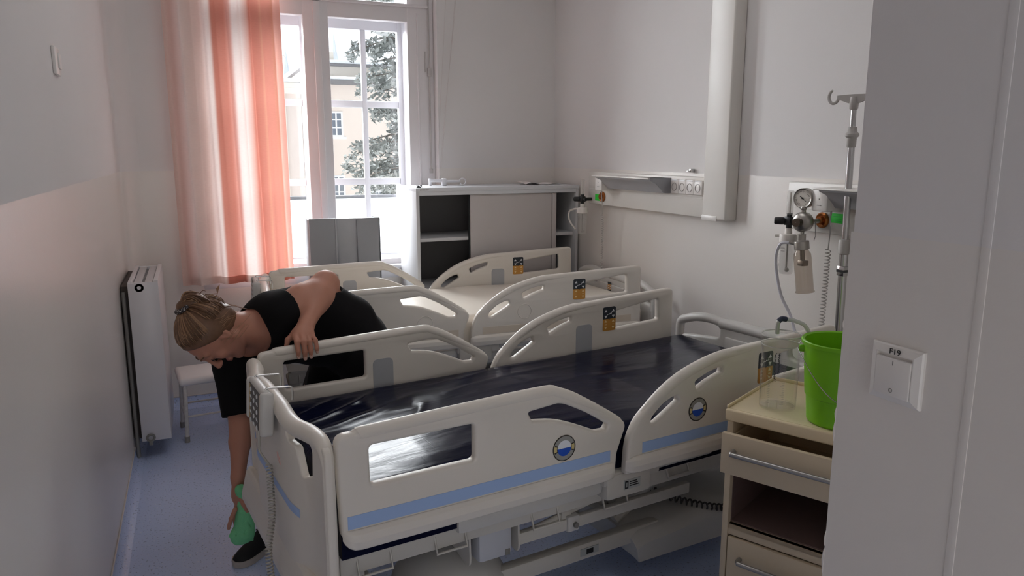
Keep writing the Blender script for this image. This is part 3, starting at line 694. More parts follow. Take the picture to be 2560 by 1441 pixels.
# ---- control handset hung over each footboard
def handset(Mb, dz, y0, tilt, label, cord_end):
    h = empty('handset', (0, 0, 0), 0, label, 'remote control', 'bed control handsets')
    h.matrix_world = Mb @ Matrix.Translation((-.096, y0, .958 + dz)) @ Matrix.Rotation(tilt, 4, 'Y')
    # local: x outward is -x, y across, z down from 0
    w, hh = .185, .130
    b = MB(); b.box(-.014, -w / 2, -hh, .014, w / 2, .010, r=.010, seg=3)
    for s in (-1, 1): b.box(-.020, s * w / 2 - .012, -hh + .004, .020, s * w / 2 + .012, .006, r=.010, seg=3)
    b.build('casing', M_abs2, h)
    k = MB(); xk = -.0155
    k.box(xk, -w / 2 + .018, -hh + .012, xk + .003, w / 2 - .018, -.004, mi=0)
    k.box(xk - .0006, w / 2 - .034, -hh + .014, xk, w / 2 - .020, -.006, mi=1); k.box(xk - .0006, -w / 2 + .020, -hh + .014, xk, -w / 2 + .027, -.006, mi=1)
    random.seed(5)
    for r_ in range(5):
        for c_ in range(3):
            yy = .046 - .042 * c_; zz = -.020 - .024 * r_
            if (r_ + c_) % 2 == 0: k.tube([(xk - .001, yy + .006 * math.cos(t), zz + .006 * math.sin(t)) for t in [2 * PI * q / 10 for q in range(10)]], .0016, 5, closed=True, mi=2)
            else: k.tube([(xk - .001, yy - .008, zz - .004), (xk - .001, yy - .002, zz + .004), (xk - .001, yy + .003, zz - .002), (xk - .001, yy + .008, zz + .005)], .0014, 5, mi=2)
    k.build('keypad', [mat('handset_keypad_grey', (84, 80, 82), .45), mat('handset_keypad_gold', (180, 154, 108), .45), M_wh], h, smooth=False)
    for s in (-1, 1):
        P = [(.0, s * .072, -.02), (.0, s * .072, .004), (.002, s * .072, .010), (.010, s * .072, .013), (.066, s * .072, .012), (.076, s * .072, .008), (.079, s * .072, -.004), (.079, s * .072, -.03)]
        MB().tube(catmull(P, 4), .003, 8).build('wire_hook', M_chrome, h)
    Mi = h.matrix_world.inverted(); b = MB()
    e = [Mi @ (Mb @ Vector(p)) for p in cord_end]
    P = [Vector((-.002, -.005, -hh + .005)), Vector((-.002, -.005, -hh - .055))]
    b.tube(P, [.006, .004], 8)
    b.tube(catmull([P[1], Vector((0, -.005, -hh - .075))] + [e[0]], 4), .0032, 6)
    b.tube(helix(e, .0088, 60, 12), .0027, 6)
    b.build('coiled_cord', mat('grey_cord', (176, 172, 164), .5), h)
handset(Mb1, 0.0, .43, .06, 'grey control handset with round-button keypad hooked on the footboard of the nearest bed', [(-.085, .42, .71), (-.090, .40, .55), (-.112, .375, .44), (-.105, .35, .28), (-.095, .33, .10)])
handset(Mb2, BED2_DZ, .43, .06, 'grey control handset hooked on the footboard of the farther bed, beside the curtain hem', [(-.085, .42, .71), (-.090, .41, .55), (-.112, .39, .44), (-.105, .38, .28), (-.095, .37, .10)])
# ================================================================== curtain, radiator, stool, cabinet
def curtain_material():
    m = bpy.data.materials.new('striped_voile'); m.use_nodes = True; nt = m.node_tree; nt.nodes.clear(); L = nt.links.new
    out = nt.nodes.new('ShaderNodeOutputMaterial'); uv = nt.nodes.new('ShaderNodeUVMap'); sx = nt.nodes.new('ShaderNodeSeparateXYZ'); L(uv.outputs[0], sx.inputs[0])
    cr = nt.nodes.new('ShaderNodeValToRGB'); e = cr.color_ramp.elements
    W = (240, 226, 220); P = (226, 200, 190); Sa = (206, 138, 122); Or = (212, 152, 130)
    st = [(0, P), (.08, (218, 184, 174)), (.14, W), (.30, P), (.335, W), (.385, W), (.40, Sa), (.50, Sa), (.565, (222, 176, 164)), (.585, W), (.66, W), (.70, (222, 180, 168)), (.72, Sa), (.80, Sa), (.815, Or), (.83, Sa), (.90, Sa), (.925, Or), (.95, (222, 170, 156)), (1, (222, 166, 152))]
    e[0].position = 0; e[0].color = lin(st[0][1]); e[1].position = 1; e[1].color = lin(st[-1][1])
    for p, c in st[1:-1]: x = e.new(p); x.color = lin(c)
    L(sx.outputs['X'], cr.inputs[0])
    wv = nt.nodes.new('ShaderNodeTexNoise'); wv.inputs['Scale'].default_value = 260; mp = nt.nodes.new('ShaderNodeMapping'); mp.inputs['Scale'].default_value = (.15, 1.4, 1); L(uv.outputs[0], mp.inputs[0]); L(mp.outputs[0], wv.inputs['Vector'])
    mr = nt.nodes.new('ShaderNodeMapRange'); L(wv.outputs['Fac'], mr.inputs[0]); mr.inputs[3].default_value = .92; mr.inputs[4].default_value = 1.03
    mu = nt.nodes.new('ShaderNodeMix'); mu.data_type = 'RGBA'; mu.blend_type = 'MULTIPLY'; mu.inputs['Factor'].default_value = 1; L(cr.outputs[0], mu.inputs['A']); L(mr.outputs[0], mu.inputs['B'])
    d = nt.nodes.new('ShaderNodeBsdfDiffuse'); t = nt.nodes.new('ShaderNodeBsdfTranslucent'); L(mu.outputs['Result'], d.inputs[0]); L(mu.outputs['Result'], t.inputs[0])
    mx = nt.nodes.new('ShaderNodeMixShader'); mx.inputs[0].default_value = .29; L(d.outputs[0], mx.inputs[1]); L(t.outputs[0], mx.inputs[2]); L(mx.outputs[0], out.inputs[0])
    return m
def curtain():
    X0, X1, Y = -.10, .578, 4.985; nx, nz = 160, 60; vs = []; uvs = []
    def pos(u, v):
        z = .865 + v * (3.2 - .865)
        sq = 1 - .04 * v
        ph = [.085, .16, .34, .41, .56, .685, .76, .86, .945]
        x = X0 + (X1 - X0) * (u * (1 - .012 * v)); fold = .024 * math.sin(2 * PI * (u * 4.3 + .1 * math.sin(3 * v))) + .007 * math.sin(2 * PI * (u * 9.3 + .3)) + .006 * math.sin(7 * v + 9 * u)
        return (x + .006 * math.sin(2 * PI * u * 10 + v), Y + fold * (.75 + .4 * (1 - v)), z)
    def grid(v0, v1, off, nz):
        b = MB(); uv = []
        for j in range(nz + 1):
            v = v0 + (v1 - v0) * j / nz
            for i in range(nx + 1):
                p = pos(i / nx, v); b.v.append((p[0], p[1] + off, p[2])); uv.append((i / nx, v))
        for j in range(nz):
            for i in range(nx): b.f.append((j * (nx + 1) + i, j * (nx + 1) + i + 1, (j + 1) * (nx + 1) + i + 1, (j + 1) * (nx + 1) + i)); b.m.append(0)
        return b, uv
    def finish(b, uv, name, m, parent=None):
        o = b.build(name, m, parent, angle=180, recalc=False); l = o.data.uv_layers.new(name='UVMap')
        for lp in o.data.loops: l.data[lp.index].uv = uv[lp.vertex_index]
        return o
    M = curtain_material(); b, uv = grid(0, 1, 0, nz); c = finish(b, uv, 'curtain', M)
    tag(c, 'floor-length-looking voile curtain in white and salmon stripes at the left of the window', 'curtain'); c['label'] = 'voile curtain in broad white and salmon stripes hanging at the left of the window'
    b, uv = grid(-.019, .001, .004, 3); finish(b, uv, 'hem', M, c); b, uv = grid(-.019, .001, -.004, 3); finish(b, uv, 'hem', M, c)
    return c
curtain()
M_rad = mat('radiator_enamel', (214, 212, 214), 0.32, var=.02)
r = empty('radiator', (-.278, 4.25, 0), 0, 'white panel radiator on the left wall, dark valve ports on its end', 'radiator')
b = MB(); b.box(-.070, 0, .105, -.050, .62, .985, r=.004); b.box(.050, 0, .105, .074, .62, .985, r=.004); b.box(-.072, -.004, .105, .074, .010, .978, r=.004); b.box(-.072, .61, .105, .074, .624, .978, r=.004)
b.build('casing', M_rad, r)
b = MB()
for k in range(2): b.box(-.045 + .052 * k, .012, .962, -.006 + .052 * k, .61, .974, r=.003)
for k in range(24): b.box(-.05, .02 + .025 * k, .12, .05, .03 + .025 * k, .96)
b.build('top_grille', mat('radiator_grille', (196, 194, 196), .4), r)
b = MB(); b.lathe([(.010, 0), (.022, 0), (.022, -.006), (.016, -.010), (.010, -.010), (.008, -.003), (.001, -.003)], (-.018, -.004, .950), (0, -1, 0), 24)
for i, v in enumerate(b.v): pass
b.build('valve_plug', M_chrome, r)
b = MB(); b.tube([(-.028 + .018 * math.cos(t), -.012, .125 + .018 * math.sin(t)) for t in [2 * PI * k / 20 for k in range(20)]], .006, 8, closed=True); b.box(-.038, -.02, .085, -.018, -.004, .108, r=.003); b.build('air_vent_ring', M_dsteel, r)
for z in (.22, .86):
    for y in (.08, .5): MB().box(-.112, y, z, -.070, y + .03, z + .06, r=.003).build('wall_bracket', M_dsteel, r)
MB().cyl((-.095, .0, .02), (-.095, .0, .93), .009, n=10).build('pipe', M_dsteel, r); MB().cyl((-.095, .035, 0.0), (-.095, .035, .90), .009, n=10).build('pipe', M_dsteel, r)
MB().box(-.110, .045, .11, -.074, .60, .955, r=.002).build('gap_shade_sheet', mat('gap_shade_brown', (70, 62, 58), .7), r)  # dark sheet added to paint the shade between radiator and wall

M_stool = mat('white_stool_seat', (228, 224, 222), .4, var=.02); M_stl = mat('worn_white_tube', (206, 202, 198), .4, var=.3, vscale=40)
st = empty('stool', (-.012, 4.58, 0), .10, 'low white square stool with worn tube legs behind the radiator', 'stool')
b = MB(); b.box(-.155, -.150, .335, .155, .150, .382, r=.020, seg=4); b.build('seat', M_stool, st)
lg = [(-.13, -.13), (.13, -.13), (.13, .13), (-.13, .13)]
for x, y in lg:
    b = MB(); b.tube([(x * .95, y * .95, .338), (x, y, .18), (x * 1.04, y * 1.04, .012)], .0115, 10); b.cyl((x * 1.04, y * 1.04, 0), (x * 1.04, y * 1.04, .035), .0145, n=12, mi=1); b.build('leg', [M_stl, mat('worn_foot_cap', (150, 146, 142), .5)], st)
for k in range(4):
    a, c = lg[k], lg[(k + 1) % 4]; z = .15 if k % 2 == 0 else .135
    b = MB(); b.tube([(a[0] * 1.01, a[1] * 1.01, z), (c[0] * 1.01, c[1] * 1.01, z)], .006, 8); b.build('stretcher', M_stl, st)

# office cabinet with a sliding shutter
M_cab = mat('grey_laminate', (196, 196, 198), .4, var=.02); M_cabw = mat('pale_cabinet_side', (208, 210, 214), .35, var=.02); M_dark = mat('charcoal_back_panel', (112, 110, 110), .6, var=.05); M_shut = mat('grey_shutter', (190, 184, 182), .5, var=.02)
cab = empty('office_cabinet', (1.322, 4.642, 0), 0, 'wide grey office cabinet with dark shelves and half-open shutter beside the window', 'cabinet')
Wc, Dc, Hc = 1.189, .425, 1.420
for x in (0, Wc - .022): MB().box(x, 0, 0, x + .022, Dc, Hc - .024, r=.001).build('side_panel', M_cab, cab)
b = MB(); b.box(-.001, -.004, Hc - .024, Wc + .001, Dc, Hc, r=.002); b.box(.021, .0, Hc - .05, Wc - .021, .03, Hc - .0235, r=.001); b.build('top', M_cabw, cab)
MB().box(.022, Dc - .012, .05, Wc - .022, Dc, Hc - .024).build('back_panel', M_dark, cab)
MB().box(.022, .005, .0, Wc - .022, Dc - .012, .06, r=.001).build('plinth', M_cab, cab)
for z in (1.075, .74, .40):
    MB().box(.024, .03, z - .011, Wc - .024, Dc - .014, z + .011, r=.001).build('shelf', M_cab, cab)
b = MB(); b.box(.376, .012, .062, .985, .022, Hc - .052, r=.001)
for k in range(30): b.box(.99 + .0, .012, .062, 1.022, .026, Hc - .052, r=.003) if k == 0 else None
b.build('sliding_shutter', M_shut, cab)
b = MB(); b.box(.366, .018, .062, .3755, .03, Hc - .052); b.build('shutter_edge', M_rubber, cab)
b = MB(); random.seed(9); x = .026
while x < .082:
    w = random.uniform(.004, .008); b.box(x, -.0046, Hc - .018, x + .0018, -.0035, Hc - .008); b.box(x, -.0046, Hc - .011 - .004 * random.randint(0, 1), x + w, -.0035, Hc - .009 - .004 * random.randint(0, 1)); x += w + .0022
b.build('maker_mark', M_dsteel, cab, smooth=False)
# things on the cabinet
b = MB(); random.seed(2)
for k in range(7):
    a = random.uniform(0, 2 * PI); b.tube([(0, 0, .006), (.010 * math.cos(a), .010 * math.sin(a), random.uniform(.008, .018)), (.018 * math.cos(a), .018 * math.sin(a), random.uniform(.001, .022))], .0022, 6)
b.box(-.016, -.006, 0, .012, .006, .008, r=.002)
o = b.build('cable_clip', M_rubber); o.location = (1.352, 4.668, 1.4205); tag(o, 'tiny black cable clip on the front left corner of the office cabinet top', 'clip')
arm = empty('drip_hook_arm', (1.60, 4.90, 1.4205), -.12, 'white drip-stand hook arm lying on the office cabinet by the window', 'hook')
b = MB(); b.box(-.10, -.012, .024, .0, .012, .046, r=.004); b.box(.0, -.010, .022, .11, .010, .038, r=.005); b.box(-.018, -.016, 0, .012, .016, .05, r=.004); b.cyl((-.10, 0, 0.0), (-.10, 0, .05), .010, n=12); b.build('arm', M_frame, arm)
b = MB(); b.tube([(.128 + .022 * math.cos(t), 0, .026 + .022 * math.sin(t)) for t in [PI * (.9 - 1.7 * k / 18) for k in range(19)]], .0045, 8); b.build('hook', M_frame, arm)
b = MB(); N = 14; vs = []; fs = []
for i in range(N + 1):
    for j in range(7):
        u, v = i / N, j / 6; vs.append((u * .30 + .02 * v, v * .20 - .01 * math.sin(5 * u), .003 + .016 * max(0, math.sin(3.0 * u * PI + .8 * v)) * (1 - u) + .006 * v * (1 - v)))
for i in range(N):
    for j in range(6): fs.append((i * 7 + j, (i + 1) * 7 + j, (i + 1) * 7 + j + 1, i * 7 + j + 1))
b.add(vs, fs); o = b.build('paper_sheet', mat('white_paper', (236, 230, 228), .7), angle=180); o.location = (2.17, 4.80, 1.4205)
sm = o.modifiers.new('s', 'SOLIDIFY'); sm.thickness = .0006; tag(o, 'crumpled white paper sheet on the right end of the office cabinet top', 'paper')

# grey folding board standing behind the farther bed
gb = empty('grey_board', (.652, 4.735, 0), 0, 'dark grey three-section board standing upright in front of the window', 'board')
M_gb = mat('dull_grey_laminate', (150, 152, 156), .45, var=.04); M_gbc = mat('scuffed_grey_laminate', (170, 172, 176), .5, var=.10, vscale=9)
MB().box(0, .0, .0, .166, .016, 1.236, r=.002).build('side_panel', M_gb, gb)
MB().box(.300, .0, .0, .447, .016, 1.232, r=.002).build('side_panel', M_gb, gb)
b = MB(); b.box(.160, .016, .0, .306, .034, 1.231, r=.002); b.build('centre_panel', M_gbc, gb)
b = MB(); b.box(.160, -.004, .0, .170, .004, 1.236, r=.002); b.build('hinge_strip', M_gbc, gb)
b = MB(); b.box(.440, .0, .0, .450, .20, 1.228, r=.002); b.box(.0, .016, .0, .012, .20, 1.228, r=.002); b.build('return_panel', mat('dark_grey_edge', (104, 106, 110), .5), gb)

# ================================================================== bed-head supply panels on the right wall
M_pan = mat('white_aluminium_panel', (222, 218, 212), .35, var=.01); M_pang = mat('grey_lamp_plastic', (172, 172, 176), .4); M_sock = mat('socket_white', (226, 222, 218), .3)
M_cop = mat('copper_outlet', (176, 110, 62), .3, metal=.9); M_grn = mat('green_label', (40, 214, 60), .5); M_blk = mat('black_knob', (34, 34, 36), .4)
M_clear = glassy('clear_plastic', (253, 253, 253)); M_smoke = glassy('smoky_glass', (226, 220, 214)); M_milky = mat('milky_plastic', (222, 216, 210), .4)
def ring_y(b, c, r, t, n=20, mi=0): b.tube([(c[0], c[1] + r * math.cos(q), c[2] + r * math.sin(q)) for q in [2 * PI * k / n for k in range(n)]], t, 6, closed=True, mi=mi)
def supply_panel(y0, y1, label, lamp_y, sockets, lampL):
    """y1 is the end nearer the window"""
    p = empty('supply_panel', (XR, (y0 + y1) / 2, 1.41), 0, label, 'wall panel', 'bed-head supply panels'); o = (y0 + y1) / 2
    b = MB(); b.box(-.060, y0 - o, -.103, 0, y1 - o, .108, r=.006)
    b.box(-.0625, y0 - o + .01, .006, -.058, y1 - o - .01, .0085); b.box(-.0625, y0 - o + .01, -.006, -.058, y1 - o - .01, -.003)
    b.build('backplate', M_pan, p)
    ly1 = lamp_y - o; ly0 = ly1 - lampL
    prof = [(0, .094), (.135, .094), (.142, .088), (.138, .082), (.10, .066), (.06, .030), (.045, .012), (.0, .010)]
    b = MB(); b.prism(prof, lambda u, v, w: (-.060 - u, ly0 + w * (ly1 - ly0), v), 1.0); lamp = b.build('reading_lamp', M_pang, p, angle=30)
    b = MB(); b.box(-.208, ly0, .088, -.06, ly1 + .03, .096, r=.003); b.build('lamp_hood', M_pan, lamp)
    b = MB(); b.box(-.150, ly1, -.004, -.058, ly1 + .085, .088, r=.008); b.box(-.151, ly1 + .04, .045, -.1495, ly1 + .045, .050, mi=1); b.box(-.151, ly1 + .030, .020, -.1495, ly1 + .054, .023, mi=1); b.build('lamp_end', [M_sock, M_dsteel], lamp)
    b = MB(); b.prism([(u * 1.02, v) for u, v in prof], lambda u, v, w: (-.060 - u, ly0 - .008 + w * .10, v + .002), 1.0); b.box(-.14, ly0 + .02, .075, -.138, ly0 + .03, .08, mi=1); b.build('lamp_end', [mat('darker_lamp_cap', (150, 150, 154), .4), M_blk], lamp, angle=30)
    for k, y in enumerate(sockets):
        b = MB(); y -= o; b.box(-.076, y - .034, .014, -.058, y + .034, .092, r=.005)
        b.lathe([(.023, .0), (.021, .003), (.020, -.010), (.001, -.010)], (-.076, y, .050), (-1, 0, 0), 24, mi=1); 
        b.box(-.078, y - .026, .084, -.075, y + .026, .090, r=.001, mi=2)
        b.build('socket', [M_sock, mat('socket_well', (176, 170, 168), .4), mat('clear_flap', (240, 240, 242), .12)], p)
    return p
def cord_mb(pts, r): b = MB(); b.tube(catmull(pts, 6), r, 6); return b
sp1 = supply_panel(3.185, 4.43, 'long white supply panel with reading lamp and four sockets, next to the wall trunking', 4.100, [3.427, 3.357, 3.289, 3.220], .610)
sp2 = supply_panel(1.60, 2.586, 'white supply panel partly hidden by the entrance wall, behind the vacuum gauge', 2.27, [], .50)
def outlet_and_label(p, oy, oz, ly, lz, lw, lh):
    c = p.location; b = MB(); b.lathe([(.034, 0), (.034, .008), (.028, .014), (.018, .012), (.016, .024), (.001, .024)], (-.060, oy - c.y, oz - c.z), (-1, 0, 0), 24); b.build('gas_outlet', M_cop, p)
    b = MB(); b.box(-.0625, ly - c.y - lw / 2, lz - c.z - lh / 2, -.0595, ly - c.y + lw / 2, lz - c.z + lh / 2)
    for k in range(3): b.box(-.0630, ly - c.y - lw * .38, lz - c.z - lh * .3 + k * lh * .24, -.0624, ly - c.y + lw * (.1 + .1 * k), lz - c.z - lh * .3 + k * lh * .24 + .0012, mi=1)
    b.build('green_label', [M_grn, mat('label_print', (30, 130, 50), .5)], p, smooth=False)
outlet_and_label(sp1, 4.235, 1.360, 4.300, 1.352, .062, .042)
outlet_and_label(sp2, 2.372, 1.362, 2.295, 1.376, .062, .040)
# coiled cords hanging from the lamps
def lamp_cord(p, y, z1, rr, turns):
    c = p.location; x = -.118; y -= c.y
    b = cord_mb([(x, y, .0), (x, y + .003, -.02)], .005); b.tube(catmull([(x, y + .003, -.02), (x + .01, y + .008, -.09), (x + .02, y + .02, -.16)], 6), .0028, 6)
    b.tube(helix([(x + .02, y + .02, -.16), (x + .03, y + .03, -.30), (x + .03, y + .035, z1 - c.z)], rr, turns, 12), .0022, 6); b.build('coiled_cord', mat('light_cord', (184, 180, 176), .45), p)
lamp_cord(sp1, 4.150, .80, .007, 30); lamp_cord(sp2, 2.275, .86, .010, 26)
# vertical cable trunking
tr = empty('cable_trunking', (XR, 3.085, 0), 0, 'tall white cable trunking running up the right wall from the long supply panel', 'trunking')
b = MB(); b.box(-.075, -.094, 1.305, 0, .092, ZC - .001, r=.010, seg=3); b.build('casing', M_pan, tr)
b = MB(); b.box(-.078, -.03, 1.298, 0, .094, 1.325, r=.004); b.build('end_cap', M_sock, tr)
o = MB().box(-.028, -.012, -.010, 0, .012, .010, r=.003).box(-.040, -.006, -.008, -.026, .016, .000, r=.002).build('wall_clip', M_chrome); o.location = (XR, 3.36, 1.549); tag(o, 'small dark metal clip on the wall just above the four sockets', 'clip')

def flowmeter(x, y, z, label, tube_side=0):
    """oxygen flowmeter: knob to the window side-front, sight tube above, humidifier jar below"""
    f = empty('oxygen_flowmeter', (x, y, z), 0, label, 'flowmeter', 'oxygen flowmeters')
    b = MB(); b.box(-.016, -.020, -.018, .016, .020, .020, r=.005); b.cyl((0, -.018, 0), (0, -.05, .0), .010, n=14); b.cyl((0, 0, .018), (0, 0, .035), .012, n=14); b.cyl((0, 0, -.03), (0, 0, -.015), .013, n=14); b.cyl((.01, 0, .0), (.075, 0, .0), .011, n=12); b.build('valve_body', M_blk, f)
    b = MB(); b.lathe([(.001, .055), (.012, .055), (.016, .050), (.017, .02), (.015, .012)], (0, 0.010, 0), (-.75, .66, 0), 20); b.lathe([(.001, .0562), (.0085, .0562)], (0, .010, 0), (-.75, .66, 0), 20, mi=1); b.build('knob', [M_blk, M_lab], f)
    b = MB(); b.lathe([(.0145, .03), (.0145, .128), (.012, .133), (.001, .133)], (0, 0, 0), n=20); b.build('sight_tube', mat('frosted_clear_plastic', (214, 212, 208), .25, alpha=.30), f)
    b = MB(); b.cyl((0, 0, .03), (0, 0, .125), .004, n=8); b.build('flow_rod', M_milky, f)
    b = MB(); b.lathe([(.014, -.03), (.016, -.055), (.034, -.058), (.036, -.062), (.036, -.092), (.033, -.094), (.001, -.094)], (0, 0, 0), n=28); b.cyl((0, .0, -.066), (-.03, .045, -.066), .006, n=10); b.build('jar_cap', M_milky, f)
    b = MB(); b.lathe([(.031, -.090), (.0315, -.13), (.029, -.222), (.025, -.232), (.001, -.232)], (0, 0, 0), n=28); j = b.build('humidifier_jar', mat('frosted_clear_plastic', (214, 212, 208), .25, alpha=.30), f)
    b = MB()
    for k in range(2): b.box(-.0322, -.018, -.120 - .012 * k, -.0318, .014 - .01 * k, -.114 - .012 * k)
    for k in range(10): b.box(-.0316, .006, -.15 - .006 * k, -.0312, .016, -.1488 - .006 * k)
    b.cyl((0, 0, -.09), (0, 0, -.215), .004, n=8); b.ball((0, -.004, -.215), .010, 10); b.build('jar_markings', mat('jar_print', (150, 146, 142), .5), j)
    return f
flowmeter(2.402, 4.385, 1.337, 'oxygen flowmeter with black knob beside the right end of the office cabinet')
flowmeter(2.386, 2.478, 1.352, 'oxygen flowmeter with black knob and printed jar, left of the vacuum gauge')
b = cord_mb([(2.38, 4.425, 1.272), (2.36, 4.49, 1.25), (2.36, 4.49, 1.19), (2.385, 4.445, 1.13)], .006); o = b.build('oxygen_tube', M_milky); tag(o, 'pale oxygen tube looping beside the office cabinet to the far flowmeter', 'tube')

# vacuum regulator with gauge, bottle
vr = empty('vacuum_regulator', (2.372, 2.385, 1.357), 0, 'round silver vacuum gauge and regulator with a smoky bottle below, on the right wall', 'medical regulator')
AX = Vector((-.96, -.28, 0)).normalized()
M_met = mat('dull_silver', (176, 172, 166), .32, metal=.85)
b = MB(); b.lathe([(.001, -.022), (.036, -.022), (.042, -.014), (.042, .012), (.034, .022), (.018, .026), (.017, .040), (.001, .040)], (0, 0, 0), AX, 32); b.cyl((0.0, 0, .03), (0, 0, .068), .010, n=14); b.ball((0, 0, .058), .013, 14); b.cyl((0, 0, -.075), (0, 0, -.035), .009, n=14); b.cyl((0, 0, -.078), (0, 0, -.052), .017, n=8); b.cyl((.02, -.0, 0), (.10, -.015, .004), .011, n=14); b.build('regulator_body', M_met, vr)
b = MB(); b.lathe([(.018, .03), (.018, .056), (.001, .056)], (0, .0, 0), AX, 20); b.build('control_knob', mat('bronze_knob', (96, 84, 74), .35, metal=.6), vr)
gc = Vector((0.004, .006, .100))
b = MB(); b.lathe([(.001, -.020), (.040, -.020), (.043, -.016), (.043, .012), (.040, .016), (.036, .014)], gc, AX, 40); g = b.build('gauge', M_met, vr)
e1 = AX.cross(Vector((0, 0, 1))).normalized() * -1; e2 = Vector((0, 0, 1))
P3 = lambda u, v, w: gc + e1 * u + e2 * v + AX * (.0115 + w)
b = MB(); b.add([P3(0, 0, 0)] + [P3(.037 * math.cos(2 * PI * k / 40), .037 * math.sin(2 * PI * k / 40), 0) for k in range(40)], [(0, 1 + k, 1 + (k + 1) % 40) for k in range(40)])
for k in range(25):
    a = math.radians(-60 + 300 * k / 24); r0 = .028 if k % 4 else .024; q = [(r0, -.0006), (.032, -.0006), (.032, .0006), (r0, .0006)]
    b.prism([(u * math.cos(a) - v * math.sin(a), u * math.sin(a) + v * math.cos(a)) for u, v in q], lambda u, v, w: P3(u, v, w + .0003), .0003, 1)
b.build('dial', [mat('dial_white', (226, 222, 214), .3), M_blk], g, smooth=False)
b = MB(); na = math.radians(-38); nd = [(-.014, -.0018), (.026, -.0006), (.026, .0006), (-.014, .0018)]
b.prism([(u * math.cos(na) - v * math.sin(na), u * math.sin(na) + v * math.cos(na)) for u, v in nd], lambda u, v, w: P3(u, v, w + .002), .0006); b.lathe([(.001, .003), (.004, .003), (.004, .0)], P3(0, 0, .001), AX, 12); b.build('needle', M_blk, g, smooth=False)
tilt = empty('bottle', (0, 0, 0)); bpy.data.objects.remove(tilt)
bt = Vector((.10, -.085, -1)).normalized(); c0 = Vector((0, 0, -.082))
b = MB(); b.lathe([(.001, 0), (.030, 0), (.031, .004), (.031, .034), (.029, .036), (.001, .036)], c0, bt, 28); b.cyl(c0 + Vector((0, 0, .0)) + bt * .02, c0 + bt * .02 + Vector((-.035, .04, .012)), .006, n=10); b.cyl(c0 + bt * .0, c0 + bt * .085, .010, n=12); b.box(*(list(c0 + bt * .095 - Vector((.016, .016, .012))) + list(c0 + bt * .095 + Vector((.016, .016, .012)))), r=.003); b.build('bottle_cap', M_met, vr)
b = MB(); b.lathe([(.024, .034), (.027, .042), (.0345, .055), (.0365, .075), (.0365, .215), (.040, .218), (.040, .222), (.001, .222)], c0, bt, 32); b.build('bottle', M_smoke, vr)
b = MB(); b.tube(catmull([c0 + bt * .02 + Vector((-.03, .034, .010)), c0 + Vector((-.045, .075, -.02)), c0 + Vector((-.04, .10, -.10)), c0 + Vector((-.02, .08, -.24)), c0 + Vector((.0, .035, -.33)), c0 + Vector((.0, -.01, -.42))], 8), .0065, 8); b.build('suction_hose', mat('pale_blue_hose', (206, 206, 214), .35), vr)
b = MB(); b.tube([(.05, -.02, .0), (.055, -.022, -.06), (.05, -.02, -.08)], .0014, 5); b.build('retaining_wire', M_dsteel, vr)

# drip stand in the corner socket of the nearest bed
ivb = Mb1 @ Vector((2.105, .045, 0)); ivt = Vector((ivb.x + .004, ivb.y + .030, 1.86))
iv = empty('drip_stand', (ivb.x, ivb.y, .42), 0, 'chrome drip stand with grey hook arms at the head of the nearest bed', 'drip stand')
fz = lambda z: Vector(((ivt.x - ivb.x) * (z - .42) / 1.44, (ivt.y - ivb.y) * (z - .42) / 1.44, z - .42))
b = MB(); b.cyl(fz(.42), fz(1.30), .0165, n=20); b.build('lower_pole', M_chrome, iv)
b = MB(); b.cyl(fz(1.28), fz(1.70), .0130, n=20); b.cyl(fz(1.69), fz(1.83), .0105, n=20); b.build('upper_pole', M_chrome, iv)
M_ivg = mat('stand_grey_plastic', (176, 172, 168), .45)
b = MB(); b.lathe([(.0155, -.03), (.022, -.025), (.024, .02), (.020, .03), (.0125, .032)], fz(1.275), (0, 0, 1), 20); b.build('collar', M_ivg, iv)
b = MB(); b.lathe([(.0125, -.05), (.017, -.045), (.018, -.012), (.026, -.004), (.026, .004), (.018, .012), (.016, .03), (.0105, .032)], fz(1.715), (0, 0, 1), 20); b.build('collar', M_ivg, iv)
b = MB(); b.box(fz(1.1).x - .0175, fz(1.1).y - .0175, 1.16 - .42, fz(1.1).x + .0175, fz(1.1).y + .0175, 1.20 - .42, r=.004); b.box(fz(1.1).x - .018, fz(1.1).y - .018, 1.175 - .42, fz(1.1).x + .018, fz(1.1).y + .018, 1.185 - .42, mi=1); b.build('height_band', [M_chrome, M_blk], iv)
b = MB(); t0 = fz(1.86); ad = Vector((.30, -.95, 0)).normalized(); wd = Vector((.95, .30, 0))
b.lathe([(.0115, -.05), (.016, -.045), (.017, -.02), (.014, 0)], t0, (0, 0, 1), 20)
for s in (-1, 1): b.prism([(0, -.028), (.02, -.024), (.066, -.006), (.066, .008), (0, .010)], lambda u, v, w, s=s: t0 + ad * (u * s) + Vector((0, 0, v)) + wd * (w - .006), .012)
b.build('hook_bar', M_ivg, iv)
for s in (-1, 1):
    b = MB(); b.tube([t0 + ad * (s * (.082 + .020 * math.cos(q))) + Vector((0, 0, .004 + .026 * math.sin(q))) for q in [PI * (1.12 + 1.28 * k / 16) - (0) for k in range(17)]], [.006] * 14 + [.0055, .005, .004], 8); b.build('hook', M_ivg, iv)

# ================================================================== bedside cabinet, jar, bucket
NSR = math.radians(26.58); NS = (1.499, 1.775, 0)
M_ns = mat('beige_coated_metal', (206, 190, 164), .38, var=.02); M_nst = mat('cream_worktop', (222, 204, 170), .35, var=.03); M_nsi = mat('brown_shelf_lining', (112, 92, 88), .6, var=.04)
ns = empty('bedside_cabinet', NS, NSR - PI / 2, 'beige bedside cabinet with open top drawer and metal handles, right of the nearest bed', 'cabinet')
